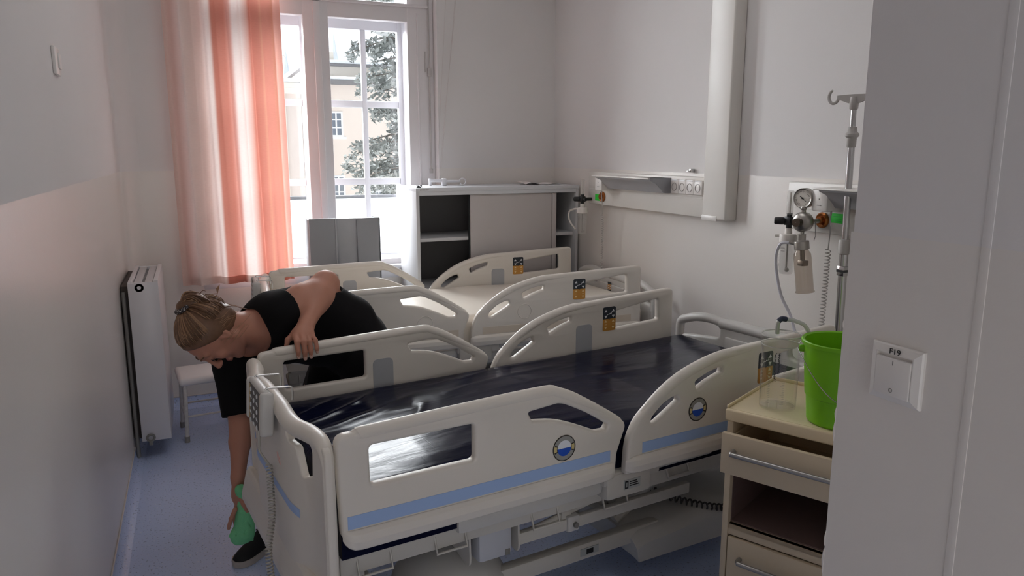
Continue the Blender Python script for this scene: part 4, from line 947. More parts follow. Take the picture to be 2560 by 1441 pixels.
# local: x along the front edge (to the right), y toward the back, z up
wN, dN, zT = .46, .40, .85
b = MB(); b.box(.006, .008, .10, .026, dN - .006, zT - .04, r=.002); b.box(wN - .026, .008, .10, wN - .006, dN - .006, zT - .04, r=.002); b.box(.026, dN - .02, .10, wN - .026, dN - .006, zT - .04); b.box(.026, .010, .10, wN - .026, dN - .02, .12)
b.box(.026, .012, .445, wN - .026, dN - .02, .462, r=.002); b.box(.026, .012, .425, wN - .026, .03, .462, r=.002); b.build('body', M_ns, ns)
b = MB(); b.box(.026, .03, .462, wN - .026, dN - .02, .468); b.box(.026, dN - .024, .462, wN - .026, dN - .02, .63); b.box(.0262, .03, .462, .0282, dN - .02, .66); b.build('shelf_lining', M_nsi, ns)
b = MB(); b.box(0, 0, zT - .038, wN, dN, zT, r=.006, seg=3); b.box(.012, .012, zT - .001, wN - .012, dN - .012, zT + .0005); 
b.box(.0, dN - .008, zT - .002, wN, dN, zT + .012, r=.003); b.box(0, .01, zT - .002, .006, dN, zT + .010, r=.003); b.build('worktop', M_nst, ns)
def bar_handle(parent, x0, x1, z, y):
    b = MB(); b.tube(catmull([(x0, y + .034, z), (x0, y + .012, z), (x0 + .006, y + .002, z), (x0 + .02, y, z), ((x0 + x1) / 2, y, z), (x1 - .02, y, z), (x1 - .006, y + .002, z), (x1, y + .012, z), (x1, y + .034, z)], 4), .0075, 10); b.build('handle', mat('satin_aluminium', (168, 166, 164), .32, metal=.8), parent)
b = MB(); dy = -.045; b.box(.012, dy, .655, wN - .012, dy + .018, .788, r=.003); b.box(.03, dy + .018, .665, .036, .30, .770); b.box(wN - .036, dy + .018, .665, wN - .03, .30, .770); b.box(.03, dy + .018, .662, wN - .03, .30, .668); b.box(.03, .294, .665, wN - .03, .30, .770)
d = b.build('drawer', M_ns, ns); bar_handle(d, .055, wN - .055, .735, dy - .030)
b = MB(); b.box(.030, .004, .135, wN - .030, .022, .420, r=.003); d = b.build('door', M_ns, ns); bar_handle(d, .075, wN - .075, .355, -.026)
for x in (.05, wN - .05):
    for y in (.05, dN - .05):
        b = MB(); b.lathe([(.01, -.012), (.038, -.012), (.042, -.006), (.042, .006), (.038, .012), (.01, .012)], (x, y, .043), (1, 0, 0), 20, caps=True); b.box(x - .018, y - .02, .05, x - .013, y + .02, .10); b.box(x + .013, y - .02, .05, x + .018, y + .02, .10); b.build('castor', [M_rubber], ns)
MN = Matrix.Translation(NS) @ Matrix.Rotation(NSR - PI / 2, 4, 'Z')
# clear measuring jar
jp = MN @ Vector((.118, .125, zT + .0006))
jr = empty('suction_jar', jp, 0, 'clear tall measuring jar with dark marks on the bedside cabinet, beside the green bucket', 'jar')
R0, Hj = .0585, .236
M_jar = glassy('jar_plastic', (253, 253, 252))
b = MB(); b.lathe([(.001, .004), (R0 * .90, .004), (R0 * .93, .0), (R0 * .95, .006), (R0, Hj - .03), (R0 + .004, Hj - .024), (R0 + .004, Hj), (R0 + .001, Hj + .002), (R0 - .002, Hj), (R0 - .003, Hj - .03), (R0 * .93, .010), (.001, .010)], (0, 0, 0), n=48); j = b.build('jar_wall', M_jar, jr, angle=25)
b = MB(); b.tube([((R0 + .002) * math.cos(q), (R0 + .002) * math.sin(q), Hj + .001) for q in [2 * PI * k / 48 for k in range(48)]], .0022, 6, closed=True); b.tube([((R0 + .001) * math.cos(q), (R0 + .001) * math.sin(q), Hj - .030) for q in [2 * PI * k / 48 for k in range(48)]], .0012, 6, closed=True); b.build('jar_rim', mat('clear_rim', (206, 204, 198), .15, alpha=.45), jr)
b = MB(); random.seed(8); a0 = math.radians(214)
def onj(a, z, e=.0006): t = z / Hj; r = R0 * (.945 + .055 * t) + e; return (r * math.cos(a), r * math.sin(a), z)
for k in range(26):
    z = .025 + k * .0058; l = .22 if k % 5 == 0 else .12
    b.tube([onj(a0 + .52 - l * q, z) for q in (0, .5, 1)], .0005, 4); b.tube([onj(a0 + 2.05 - l * q, z) for q in (0, .5, 1)], .0005, 4)
    b.tube([onj(a0 - .25 - l * q, z) for q in (0, .5, 1)], .0005, 4)
b.build('graduation', mat('graduation_print', (166, 160, 150), .5), j, smooth=False)
b = MB()
for row, aa in ((0, a0 + .16), (1, a0 - .02)):
    z = .190
    while z > .128 - .02 * row:
        h = random.uniform(.006, .011); w = .11
        pts = [onj(aa + w * random.uniform(-.5, .5), z - h * q, .0009) for q in (0, .3, .6, 1)]
        b.tube(catmull([Vector(p) for p in pts], 3), .0009, 5); z -= h * .8
b.build('printed_lettering', mat('black_print', (46, 46, 46), .5), j, smooth=False)
b = MB(); fp = Vector((.030, .052, Hj)); 
b.tube(catmull([fp + Vector((0, 0, -.012)), fp + Vector((0, 0, .018)), fp + Vector((.004, .0, .030))], 4), .007, 10); b.build('spout', mat('clear_nozzle', (190, 188, 184), .2), jr)
b = MB(); b.tube(catmull([fp + Vector((.002, 0, .028)), fp + Vector((.012, -.002, .036)), fp + Vector((.028, -.006, .034))], 4), .0085, 12); b.build('elbow_fitting', mat('navy_rubber', (36, 42, 66), .45), jr)
b = MB(); b.tube(catmull([fp + Vector((.028, -.006, .034)), fp + Vector((.056, -.020, .028)), fp + Vector((.098, -.026, .002)), fp + Vector((.132, -.022, -.08)), fp + Vector((.150, -.010, -.228))], 6), .0065, 10); b.build('tube', mat('clear_hose', (206, 206, 204), .2, alpha=.7), jr)
# bucket
bp_ = MN @ Vector((.307, .108, zT + .0006))
M_bkt = mat('lime_green_plastic', (118, 186, 20), .34, var=.03)
bk = empty('bucket', bp_, 0, 'lime green plastic bucket with wire handle on the bedside cabinet', 'bucket')
b = MB(); Hb = .250; b.lathe([(.001, .004), (.080, .004), (.083, 0), (.088, .006), (.094, .08), (.094, .082), (.098, .084), (.1085, Hb - .03), (.1085, Hb - .012), (.1165, Hb - .010), (.1175, Hb), (.115, Hb + .003), (.107, Hb), (.105, Hb - .03), (.092, .08), (.085, .010), (.001, .009)], (0, 0, 0), n=56); b.build('shell', M_bkt, bk, angle=30)
ea = math.radians(140); eA = Vector((.112 * math.cos(ea), .112 * math.sin(ea), Hb - .03)); eB = Vector((-eA.x, -eA.y, eA.z)); sd = Vector((-math.sin(ea), math.cos(ea), 0)); 
for e in (eA, eB): MB().lathe([(.001, .010), (.010, .010), (.011, 0), (.011, -.008)], e, Vector((e.x, e.y, 0)), 16).build('ear', M_bkt, bk)
b = MB(); eo = Vector((eA.x, eA.y, 0)).normalized() * .014
P = [eA + eo] + [eA.lerp(eB, q) * 1.0 + sd * (.150 * math.sin(PI * q) ** .75) + Vector((0, 0, -.12 * math.sin(PI * q))) + eo * math.cos(PI * q) for q in [k / 20 for k in range(1, 20)]] + [eB - eo]
b.tube(P, .0017, 6); b.build('wire_handle', M_chrome, bk)

# ================================================================== switches
sw = empty('light_switch', (XN, .692, 1.346), 0, 'white square rocker light switch with printed code on the near right wall', 'light switch')
b = MB(); b.add([], [])
def frame_piece(s0, s1, z0, x0, x1):
    b.lathe([(s0, x0), (s1, x1)], (0, 0, 0), (-1, 0, 0), 4)
pr_ = [(.0575, 0), (.0575, .004), (.055, .0065), (.042, .0105), (.040, .0105), (.040, .006), (.001, .006)]
b.lathe(pr_, (0, 0, 0), (-1, 0, 0), 4)
q_ = max(abs(v[1]) for v in b.v[:4]); q_ = .0405 / q_
b.v = [(v[0], v[1] * q_, v[2] * q_) for v in b.v]
b.build('frame', M_sock, sw, angle=20)
b = MB(); b.box(-.0125, -.0275, -.031, -.005, .0275, .0235, r=.002); rk = b.build('rocker', M_sock, sw)
b = MB(); text_mb(b, 'F19', .0125, lambda x, y, w: (-.0106 - w - .0, -x, .0325 + y * .9 - .0), .0004); b.build('lettering', mat('black_print', (46, 46, 46), .5), sw, smooth=False)
MB().box(-.0128, -.0006, .014, -.0124, .0006, .020).build('on_mark', M_dsteel, rk, smooth=False)
MB().tube([(-.0127, .0028 * math.cos(q), -.022 + .0028 * math.sin(q)) for q in [2 * PI * k / 16 for k in range(16)]], .0005, 5, closed=True).build('off_mark', M_dsteel, rk, smooth=False)
wp = empty('wall_switch', (XL, 2.915, 1.945), 0, 'small white switch plate high on the left wall', 'switch')
b = MB(); b.box(0, -.052, -.045, .011, .052, .045, r=.004); b.build('plate', M_sock, wp); b = MB(); b.box(.010, -.002, -.024, .016, .040, .026, r=.004); b.build('button', M_sock, wp)
# blind cords beside the window
for k, (xa, xb, ya) in enumerate(((1.715, 1.598, 5.06), (1.80, 1.622, 5.06), (1.806, 1.607, 5.040))):
    b = MB(); b.tube([(xa + .0 * k, ya, 3.2), (xa * .62 + xb * .38, ya, 2.5), (xa * .28 + xb * .72, ya, 1.95), (xb, ya, 1.45)], .0016, 6)
    o = b.build('blind_cord', mat('white_cord', (214, 208, 206), .6)); tag(o, ['white blind cord hanging nearest the window edge, left of two others', 'white blind cord hanging on the wall beside the window, right of two others', 'white blind cord hanging between two others beside the window'][k], 'cord', 'blind cords')
# ================================================================== the cleaning woman
class Field:
    """signed-distance field on a grid, meshed with surface nets"""
    def __init__(s, lo, hi, h):
        s.lo = np.array(lo, float); s.h = h; s.n = np.ceil((np.array(hi) - s.lo) / h).astype(int) + 1
        s.F = np.full(s.n, 0.06, np.float32)
    def sub(s, lo, hi):
        a = np.clip(np.floor((np.array(lo) - s.lo) / s.h).astype(int), 0, s.n - 1); b = np.clip(np.ceil((np.array(hi) - s.lo) / s.h).astype(int) + 1, 1, s.n)
        sl = tuple(slice(a[i], b[i]) for i in range(3))
        ax = [(s.lo[i] + s.h * np.arange(a[i], b[i])).astype(np.float32) for i in range(3)]
        return sl, ax[0][:, None, None], ax[1][None, :, None], ax[2][None, None, :]
    def comb(s, sl, d, k, op):
        F = s.F[sl]
        if op == 'u':
            if k > 0: hh = np.maximum(k - np.abs(F - d), 0) / k; s.F[sl] = np.minimum(F, d) - hh * hh * k * .25
            else: s.F[sl] = np.minimum(F, d)
        else:
            d = -d
            if k > 0: hh = np.maximum(k - np.abs(F - d), 0) / k; s.F[sl] = np.maximum(F, d) + hh * hh * k * .25
            else: s.F[sl] = np.maximum(F, d)
    def cone(s, a, b, ra, rb, k=.02, op='u', cap=None):
        a = np.array(a, float); b = np.array(b, float); m = max(ra, rb) + k + .03
        sl, X, Y, Z = s.sub(np.minimum(a, b) - m, np.maximum(a, b) + m); v = b - a; L2 = max(float(v @ v), 1e-9)
        t = np.clip(((X - a[0]) * v[0] + (Y - a[1]) * v[1] + (Z - a[2]) * v[2]) / L2, 0, 1)
        d = np.sqrt((X - a[0] - t * v[0]) ** 2 + (Y - a[1] - t * v[1]) ** 2 + (Z - a[2] - t * v[2]) ** 2) - (ra + (rb - ra) * t)
        if cap is not None:
            n = np.array(cap[1], float); n = n / np.linalg.norm(n); p = cap[0]; d = np.maximum(d, (X - p[0]) * n[0] + (Y - p[1]) * n[1] + (Z - p[2]) * n[2])
        s.comb(sl, d, k, op); return s
    def ell(s, c, r, R=None, k=.02, op='u'):
        c = np.array(c, float); r = np.array(r, float) if hasattr(r, '__len__') else np.array([r] * 3, float); m = max(r) + k + .03
        sl, X, Y, Z = s.sub(c - m, c + m); R = np.eye(3) if R is None else R
        P = [(X - c[0]) * R[i][0] + (Y - c[1]) * R[i][1] + (Z - c[2]) * R[i][2] for i in range(3)]
        q = np.sqrt(sum((P[i] / r[i]) ** 2 for i in range(3))); g = np.sqrt(sum((P[i] / r[i] ** 2) ** 2 for i in range(3))) + 1e-6
        s.comb(sl, q * (q - 1) / g, k, op); return s
    def half(s, p, n, lo, hi, k=0):
        """remove what lies on the side n points to"""
        sl, X, Y, Z = s.sub(lo, hi); n = np.array(n, float); n = n / np.linalg.norm(n)
        s.comb(sl, -((X - p[0]) * n[0] + (Y - p[1]) * n[1] + (Z - p[2]) * n[2]), k, 's') if False else s.comb(sl, -(((X - p[0]) * n[0] + (Y - p[1]) * n[1] + (Z - p[2]) * n[2]) + 0 * X * Y * Z), k, 's'); return s
    def mesh(s):
        F = s.F; S_ = F < 0; n = F.shape
        c = [S_[i:n[0] - 1 + i, j:n[1] - 1 + j, k:n[2] - 1 + k] for i in (0, 1) for j in (0, 1) for k in (0, 1)]
        act = np.zeros(c[0].shape, bool); al = np.ones(c[0].shape, bool)
        for q in c: act |= q; al &= q
        act &= ~al; I = np.argwhere(act); idx = -np.ones(act.shape, np.int64); idx[act] = np.arange(len(I))
        acc = np.zeros((len(I), 3)); cnt = np.zeros(len(I))
        off = [(i, j, k) for i in (0, 1) for j in (0, 1) for k in (0, 1)]
        V = [F[I[:, 0] + o[0], I[:, 1] + o[1], I[:, 2] + o[2]].astype(float) for o in off]
        for a in range(8):
            for b_ in range(a + 1, 8):
                df = [off[b_][q] - off[a][q] for q in range(3)]
                if sum(abs(x) for x in df) != 1: continue
                m = (V[a] < 0) != (V[b_] < 0); t = np.zeros(len(I)); t[m] = V[a][m] / (V[a][m] - V[b_][m])
                for q in range(3): acc[m, q] += off[a][q] + t[m] * df[q]
                cnt[m] += 1
        P = s.lo + s.h * (I + acc / np.maximum(cnt, 1)[:, None]); faces = []
        for ax in range(3):
            u, v = (ax + 1) % 3, (ax + 2) % 3
            A = [slice(0, n[q]) for q in range(3)]; B = list(A); A[ax] = slice(0, n[ax] - 1); B[ax] = slice(1, n[ax])
            E = S_[tuple(A)] != S_[tuple(B)]; E_ = np.argwhere(E)
            E_ = E_[(E_[:, u] > 0) & (E_[:, v] > 0) & (E_[:, u] < n[u] - 1) & (E_[:, v] < n[v] - 1)]
            if not len(E_): continue
            def g(du, dv): q = E_.copy(); q[:, u] -= du; q[:, v] -= dv; return idx[q[:, 0], q[:, 1], q[:, 2]]
            quad = np.stack([g(1, 1), g(0, 1), g(0, 0), g(1, 0)], 1); fl = S_[E_[:, 0], E_[:, 1], E_[:, 2]]
            quad[~fl] = quad[~fl][:, ::-1]; faces.append(quad)
        return P, np.concatenate(faces)
def field_obj(fl, name, mats, parent=None, post=None, relax=2):
    P, Q = fl.mesh()
    if relax:                                   # light relaxing of the grid steps
        e = np.concatenate([Q[:, [0, 1]], Q[:, [1, 2]], Q[:, [2, 3]], Q[:, [3, 0]]])
        for _ in range(relax):
            A = np.zeros_like(P); c = np.zeros(len(P))
            np.add.at(A, e[:, 0], P[e[:, 1]]); np.add.at(A, e[:, 1], P[e[:, 0]]); np.add.at(c, e[:, 0], 1); np.add.at(c, e[:, 1], 1)
            P = P * .5 + .5 * A / np.maximum(c, 1)[:, None]
    me = bpy.data.meshes.new(name); me.from_pydata(P.tolist(), [], Q.tolist())
    for m in (mats if isinstance(mats, (list, tuple)) else [mats]): me.materials.append(m)
    if post is not None:
        ctr = P[Q].mean(1); me.polygons.foreach_set('material_index', post(ctr).astype(np.int32))
    me.polygons.foreach_set('use_smooth', [True] * len(me.polygons)); me.update()
    o = bpy.data.objects.new(name, me); COL.objects.link(o)
    if parent: o.parent = parent
    return o

M_skin = mat('skin', (180, 128, 108), .48, spec=.35, var=.06, vscale=14, bump=.05, bscale=300)
b_ = M_skin.node_tree.nodes['Principled BSDF']; b_.inputs['Subsurface Weight'].default_value = .12; b_.inputs['Subsurface Radius'].default_value = (.012, .005, .003); b_.inputs['Subsurface Scale'].default_value = .5
M_lip = mat('lip_skin', (168, 92, 84), .45); M_nail = mat('finger_nail', (214, 176, 164), .25)
M_shirt = mat('black_jersey', (17, 16, 18), .85, spec=.2, bump=.25, bscale=35); M_trou = mat('black_trousers', (20, 18, 20), .8, spec=.2, bump=.3, bscale=30)
M_hair = mat('dark_blonde_hair', (108, 78, 58), .42, spec=.5, var=.30, vscale=60); M_hair2 = mat('light_blonde_hair', (160, 124, 94), .4, spec=.5, var=.25, vscale=60)
V3 = lambda *a: np.array(a, float)
uH = V3(-.94, -.24, .20); uH /= np.linalg.norm(uH); fH = V3(-.22, -.12, -.96); fH -= uH * (fH @ uH); fH /= np.linalg.norm(fH); lH = np.cross(uH, fH)
HS = 1.07; HC = V3(.036, 2.925, .980); RH = np.array([lH, fH, uH])
def hd(x, y, z): return HC + (lH * x + fH * y + uH * z) * HS          # x to her left, y toward the face, z toward the crown
J = dict(C7=V3(.225, 3.035, .985), mid=V3(.40, 3.10, .955), lum=V3(.54, 3.16, .895), pel=V3(.61, 3.19, .82), LS=V3(.295, 2.935, 1.025), RS=V3(.098, 3.080, .805),
         LE=V3(.472, 3.055, 1.112), RE=V3(.108, 2.985, .575), RW=V3(.083, 2.930, .385), LH=V3(.605, 3.075, .80), RHp=V3(.575, 3.285, .80), LK=V3(.665, 3.02, .45), LA=V3(.745, 3.115, .10), RK=V3(.375, 3.21, .46), RA=V3(.205, 3.075, .105))
aR = V3(math.cos(BED1_RZ), math.sin(BED1_RZ), 0); cR = V3(-math.sin(BED1_RZ), math.cos(BED1_RZ), 0)
def rl(x, c, z): return V3(*BED1_LOC) + aR * x + cR * (.92 + c) + V3(0, 0, z)   # along the far rail, across it, height
J['LW'] = rl(.196, .070, .995)
lat = J['LS'] - J['RS']; lat /= np.linalg.norm(lat)
def torso(f, g, legs=True, trunk=True):
    if trunk:
        for s in (-1, 0, 1):
            f.cone(J['C7'] + lat * .055 * s, J['mid'] + lat * .075 * s, .070 + g, .100 + g, .05)
            f.cone(J['mid'] + lat * .075 * s, J['lum'] + V3(0, .03, 0) * s * -1 + lat * .06 * s, .100 + g, .098 + g, .05)
        f.cone(J['LS'] - lat * .03, J['RS'] + lat * .03, .062 + g, .062 + g, .06)
        f.ell(J['C7'] * .45 + J['mid'] * .55 + V3(-.02, -.075, -.075), (.085 + g, .07 + g, .07 + g), None, .05); f.ell(J['C7'] * .5 + J['mid'] * .5 + V3(-.07, .04, -.11), (.08 + g, .07 + g, .07 + g), None, .05)
        f.ell(J['lum'] * .6 + J['mid'] * .4 + V3(-.02, -.03, -.06), (.11 + g, .12 + g, .09 + g), None, .05)
    f.cone(J['lum'], J['pel'], .115 + g, .135 + g, .05); f.cone(J['LH'] + V3(.01, .02, .01), J['RHp'] + V3(.01, -.02, .01), .115 + g, .115 + g, .05)
    if legs:
        for h, k_, a in (('LH', 'LK', 'LA'), ('RHp', 'RK', 'RA')):
            f.cone(J[h], J[k_], .092 + g, .060 + g, .04); f.cone(J[k_], J[k_] * .6 + J[a] * .4 + V3(.015, .015, 0), .056 + g, .054 + g, .03); f.cone(J[k_] * .6 + J[a] * .4 + V3(.015, .015, 0), J[a], .054 + g, .034 + g, .03)
B0, B1, VX_ = (-.14, 2.68, -.01), (.90, 3.50, 1.24), .004
def make_body():
    f = Field(B0, B1, VX_); torso(f, 0)
    # arms
    f.cone(J['LS'], J['LS'] * .55 + J['LE'] * .45 + V3(0, 0, -.004), .062, .066, .04); f.cone(J['LS'] * .55 + J['LE'] * .45 + V3(0, 0, -.004), J['LE'], .066, .047, .03)
    f.ell(J['LE'] + V3(.008, .004, .006), (.046, .046, .044), None, .03)
    m = J['LE'] * .70 + J['LW'] * .30; f.cone(J['LE'], m + V3(.004, 0, .0), .045, .050, .03); f.cone(m, J['LW'], .049, .029, .03)
    f.cone(J['RS'], J['RE'], .060, .042, .04); m = J['RE'] * .7 + J['RW'] * .3; f.cone(J['RE'], m, .040, .040, .02); f.cone(m, J['RW'], .040, .026, .02)
    # feet inside the shoes
    for a, t in (('LA', V3(.64, 3.02, .034)), ('RA', V3(.115, 2.99, .034))): f.cone(J[a] + V3(0, 0, -.05), t, .028, .012, .02)
    # neck
    f.cone(hd(0, -.028, -.06), J['C7'] + V3(-.02, -.02, -.03), .055, .066, .035); f.cone(hd(.018, .0, -.09), J['C7'] * .6 + J['LS'] * .4 + V3(-.02, -.03, -.06), .034, .04, .03)
    # head
    E = lambda c, r, k=.02, op='u': f.ell(hd(*c), [q * HS for q in r], RH, k, op)
    E((0, -.012, .035), (.074, .093, .082)); E((0, .030, .005), (.066, .062, .085), .03); E((0, .040, -.055), (.050, .044, .042), .03); E((0, .068, -.092), (.021, .020, .017), .02)
    for s in (-1, 1):
        f.cone(hd(.056 * s, .005, -.055), hd(.020 * s, .066, -.092), .020, .015, .02); E((.040 * s, .066, -.022), (.024, .018, .022), .02)
        f.cone(hd(.012 * s, .092, .034), hd(.048 * s, .074, .034), .010, .009, .014)
        E((.031 * s, .098, .014), (.018, .014, .013), .012, 's'); E((.031 * s, .081, .013), (.0145, .0130, .0120), .004)
        E((.0105 * s, .104, -.032), (.0085, .0095, .0075), .006); E((.006 * s, .110, -.0385), (.0035, .006, .004), .003, 's')
        # ear
        E((.073 * s, -.004, -.005), (.008, .017, .030), .006); E((.0805 * s, .001, -.004), (.0055, .0095, .017), .004, 's'); E((.073 * s, .004, -.032), (.006, .009, .010), .006); f.cone(hd(.080 * s, -.018, .016), hd(.078 * s, .006, .024), .0045, .0035, .004)
    f.cone(hd(0, .090, .026), hd(0, .116, -.026), .0085, .011, .012); E((0, .116, -.029), (.0115, .0115, .010), .008)
    f.cone(hd(-.017, .088, -.0600), hd(.017, .088, -.0600), .0075, .0075, .006); E((0, .0925, -.058), (.017, .0075, .006), .004); E((0, .092, -.0685), (.015, .008, .0058), .004); f.cone(hd(-.020, .1005, -.0632), hd(.020, .1005, -.0632), .0018, .0018, .003, 's')
    # left hand closed over the rail
    W = J['LW']; kn = {}
    K = dict(index=(.140, .010, .972), middle=(.162, .006, .976), ring=(.184, .010, .974), pinky=(.203, .016, .968))
    for n_, (x, c, z) in K.items():
        p = rl(x, c, z); f.cone(W * .75 + p * .25, p, .017, .0125, .016)
    f.cone(W, rl(.17, .035, .980), .025, .021, .025); f.ell(rl(.172, .040, .978), (.036, .034, .017), np.array([aR, cR, V3(0, 0, 1)]), .015)
    fin = dict(index=(.0095, .134, .0), middle=(.0100, .158, -.008), ring=(.0095, .180, -.004), pinky=(.0082, .203, .010))
    for n_, (r, x, dz) in fin.items():
        x0, c0, z0 = K[n_]; q = [rl(x0, c0, z0), rl(x, -.031, .958), rl(x + .001, -.041, .926 + dz * .5), rl(x + .002, -.038, .902 + dz)]
        f.cone(q[0], q[1], r * 1.15, r * 1.05, .005); f.cone(q[1], q[2], r * 1.05, r * .95, .004); f.cone(q[2], q[3], r * .95, r * .78, .004); kn[n_] = (q[2], q[3], r)
    f.cone(W * .5 + rl(.15, .05, .975) * .5, rl(.118, .040, .955), .016, .0115, .015); f.cone(rl(.118, .040, .955), rl(.108, .034, .925), .0105, .0085, .004)
    # right hand round the cloth
    w = J['RW']; pc = w + V3(-.006, -.012, -.070); f.cone(w, pc, .025, .024, .02); f.ell(pc + V3(-.004, 0, -.005), (.017, .036, .042), None, .015)
    for (y0, r, pts) in ((-.034, .0088, [(-.014, -.034, -.040), (-.032, -.040, -.074), (-.040, -.038, -.098), (-.044, -.034, -.116)]), (-.012, .0094, [(-.010, -.014, -.046), (-.020, -.018, -.086), (-.016, -.020, -.112), (-.006, -.020, -.132)]),
                         (.010, .0092, [(-.008, .008, -.046), (-.014, .006, -.084), (-.004, .004, -.108), (.012, .002, -.116)]), (.030, .0082, [(-.006, .028, -.042), (-.010, .026, -.074), (.002, .024, -.094), (.016, .022, -.098)])):
        q = [pc + V3(*p) for p in pts]
        for i in range(3): f.cone(q[i], q[i + 1], r * (1.1 - .1 * i), r * (1.0 - .1 * i), .004)
    f.cone(pc + V3(.006, -.030, .020), pc + V3(.018, -.052, -.018), .014, .011, .015); f.cone(pc + V3(.018, -.052, -.018), pc + V3(.028, -.052, -.048), .0105, .0085, .004)
    L1 = hd(0, .096, -.063)
    def post(c):
        d = c - HC; x, y, z = d @ lH, d @ fH, d @ uH
        m = ((y > .084) & (z > -.076) & (z < -.052) & (np.abs(x) < .024 - 1.2 * np.abs(z + .064))).astype(int)
        for a, b_, r in kn.values():
            ax = (b_ - a) / np.linalg.norm(b_ - a); e = c - b_
            m[(np.linalg.norm(e, axis=1) < r * 1.25) & (e @ ax > -.009) & (e @ cR < -r * .30)] = 2
        return m
    return field_obj(f, 'person', [M_skin, M_lip, M_nail], post=post)
person = tag(make_body(), 'woman in black bending over between the two beds, blonde hair in a bun', 'person')
def make_shirt():
    f = Field(B0, B1, VX_); torso(f, .015, legs=False)
    d = J['LE'] - J['LS']; f.cone(J['LS'], J['LS'] + d * .7, .078, .086, .04, cap=(J['LS'] + d * .06, d + V3(0.02, 0, -.08)))
    e = J['RE'] - J['RS']; f.cone(J['RS'], J['RS'] + e * 1.1, .076, .064, .05, cap=(J['RS'] + e * .83, e))
    f.cone(J['LS'] + d * .02, J['LE'], .070, .074, 0, 's'); f.cone(J['RS'] + e * .6, J['RE'], .048, .058, 0, 's')
    f.ell(V3(.150, 2.95, .955), (.098, .098, .100), None, .008, 's'); f.cone(hd(0, 0, -.05), J['C7'] + V3(-.05, -.02, -.02), .085, .075, .006, 's')
    f.half(J['pel'] + V3(.05, 0, -.15), V3(.55, .05, -.85), J['pel'] - .34, J['pel'] + .34)
    return field_obj(f, 'shirt', M_shirt, person, relax=5)
make_shirt()
def make_trousers():
    f = Field((.08, 2.85, .08), (.90, 3.50, 1.10), VX_); torso(f, .010, trunk=False)
    for k_, a in (('LK', 'LA'), ('RK', 'RA')): f.cone(J[k_], J[a] + V3(0, 0, .05), .070, .060, .03)
    f.half(V3(0, 0, .150), V3(0, 0, -1), (.08, 2.85, .08), (.9, 3.5, .2)); f.half(J['lum'] + V3(-.06, 0, 0), V3(-.9, 0, .3), J['lum'] - .30, J['lum'] + .30)
    return field_obj(f, 'trousers', M_trou, person)
make_trousers()
# hair: cap, strands drawn back to the bun, bun loops, wisps
BUN = V3(-.80, 0, 0)
bd = V3(.02, -.64, .77); bd /= np.linalg.norm(bd)          # bun direction in head axes (her left, face, crown)
cc = V3(0, -.012, .032); rr = V3(.086, .106, .096)
def skull(d, e=0.0):
    d = d / np.linalg.norm(d); t = 1 / math.sqrt(((d / (rr + e)) ** 2).sum()); return hd(*(cc + d * t))
def make_hair():
    f = Field(HC - .22, HC + .24, .0035); f.ell(hd(*cc), rr * HS, RH, .01); f.cone(hd(0, -.05, -.03), hd(0, -.045, -.055), .052, .04, .03)
    f.half(hd(0, .050, .060), fH * .80 + uH * -.55, HC - .24, HC + .24, .01); f.half(hd(0, .0, -.062), -uH, HC - .24, HC + .24, .01)
    for s in (-1, 1): f.ell(hd(.086 * s, .020, -.026), (.03, .032, .036), RH, .012, 's')
    return field_obj(f, 'hair', M_hair, person)
hair = make_hair()
random.seed(21); b = MB()
def slerp(a, c, t):
    a = a / np.linalg.norm(a); c = c / np.linalg.norm(c); w = math.acos(max(-1, min(1, float(a @ c))))
    return a if w < 1e-4 else (a * math.sin((1 - t) * w) + c * math.sin(t * w)) / math.sin(w)
for k in range(900):
    q = random.uniform(0, 2 * PI)
    # hairline ring round the face, ears and nape
    hl = V3(math.sin(q) * .95, .62 * math.cos(q) + (.10 if math.cos(q) > 0 else -.35), .16 + .55 * max(0, math.cos(q)) - .62 * max(0, -math.cos(q)) - .10 * abs(math.sin(q)))
    t0 = random.uniform(0, .26); t1 = random.uniform(.75, 1.0); jit = V3(*[random.gauss(0, .03) for _ in range(3)]); e = random.uniform(.001, .005) + (.009 if math.cos(q) < -.2 else 0)
    P = [skull(slerp(hl + jit, bd + jit * .3, t0 + (t1 - t0) * i / 9), e - .004 * (i in (0, 9))) for i in range(10)]
    r = random.uniform(.0008, .0019); b.tube([Vector(p) for p in P], [r * .4] + [r] * 8 + [r * .5], 5, mi=1 if random.random() < .33 else 0)
b.build('hair_strands', [M_hair, M_hair2], hair, angle=180)
bunc = skull(bd) ; out = (bunc - hd(*cc)); out /= np.linalg.norm(out); bw = V3(.55, -.25, .80); bw /= np.linalg.norm(bw)
# bun sits on the back of the head and flops toward her back
BC = bunc + out * .012 + V3(.050, .0, .012); T0 = bunc + out * .012
b = MB()
for k in range(15):     # folded locks arching from the tie over to the right and back
    hgt = random.uniform(.022, .056); ln = random.uniform(.05, .095); yy = random.uniform(-.034, .034); dn = random.uniform(-.028, .006)
    for q in range(15):
        o = V3(random.gauss(0, .003), random.gauss(0, .005), random.gauss(0, .0035))
        P = [T0 + o * .5, T0 + V3(.008, yy * .5, hgt * .75) + o, T0 + V3(ln * .42, yy, hgt) + o, T0 + V3(ln * .85, yy * 1.1, hgt * .62) + o, T0 + V3(ln * .95, yy * .9, .010) + o, T0 + V3(ln * .6, yy * .6, dn) + o]
        r = random.uniform(.0012, .0026); P = catmull([Vector(p) for p in P], 4); b.tube(P, [r] * (len(P) - 2) + [r * .7, r * .3], 5, mi=1 if random.random() < .42 else 0)
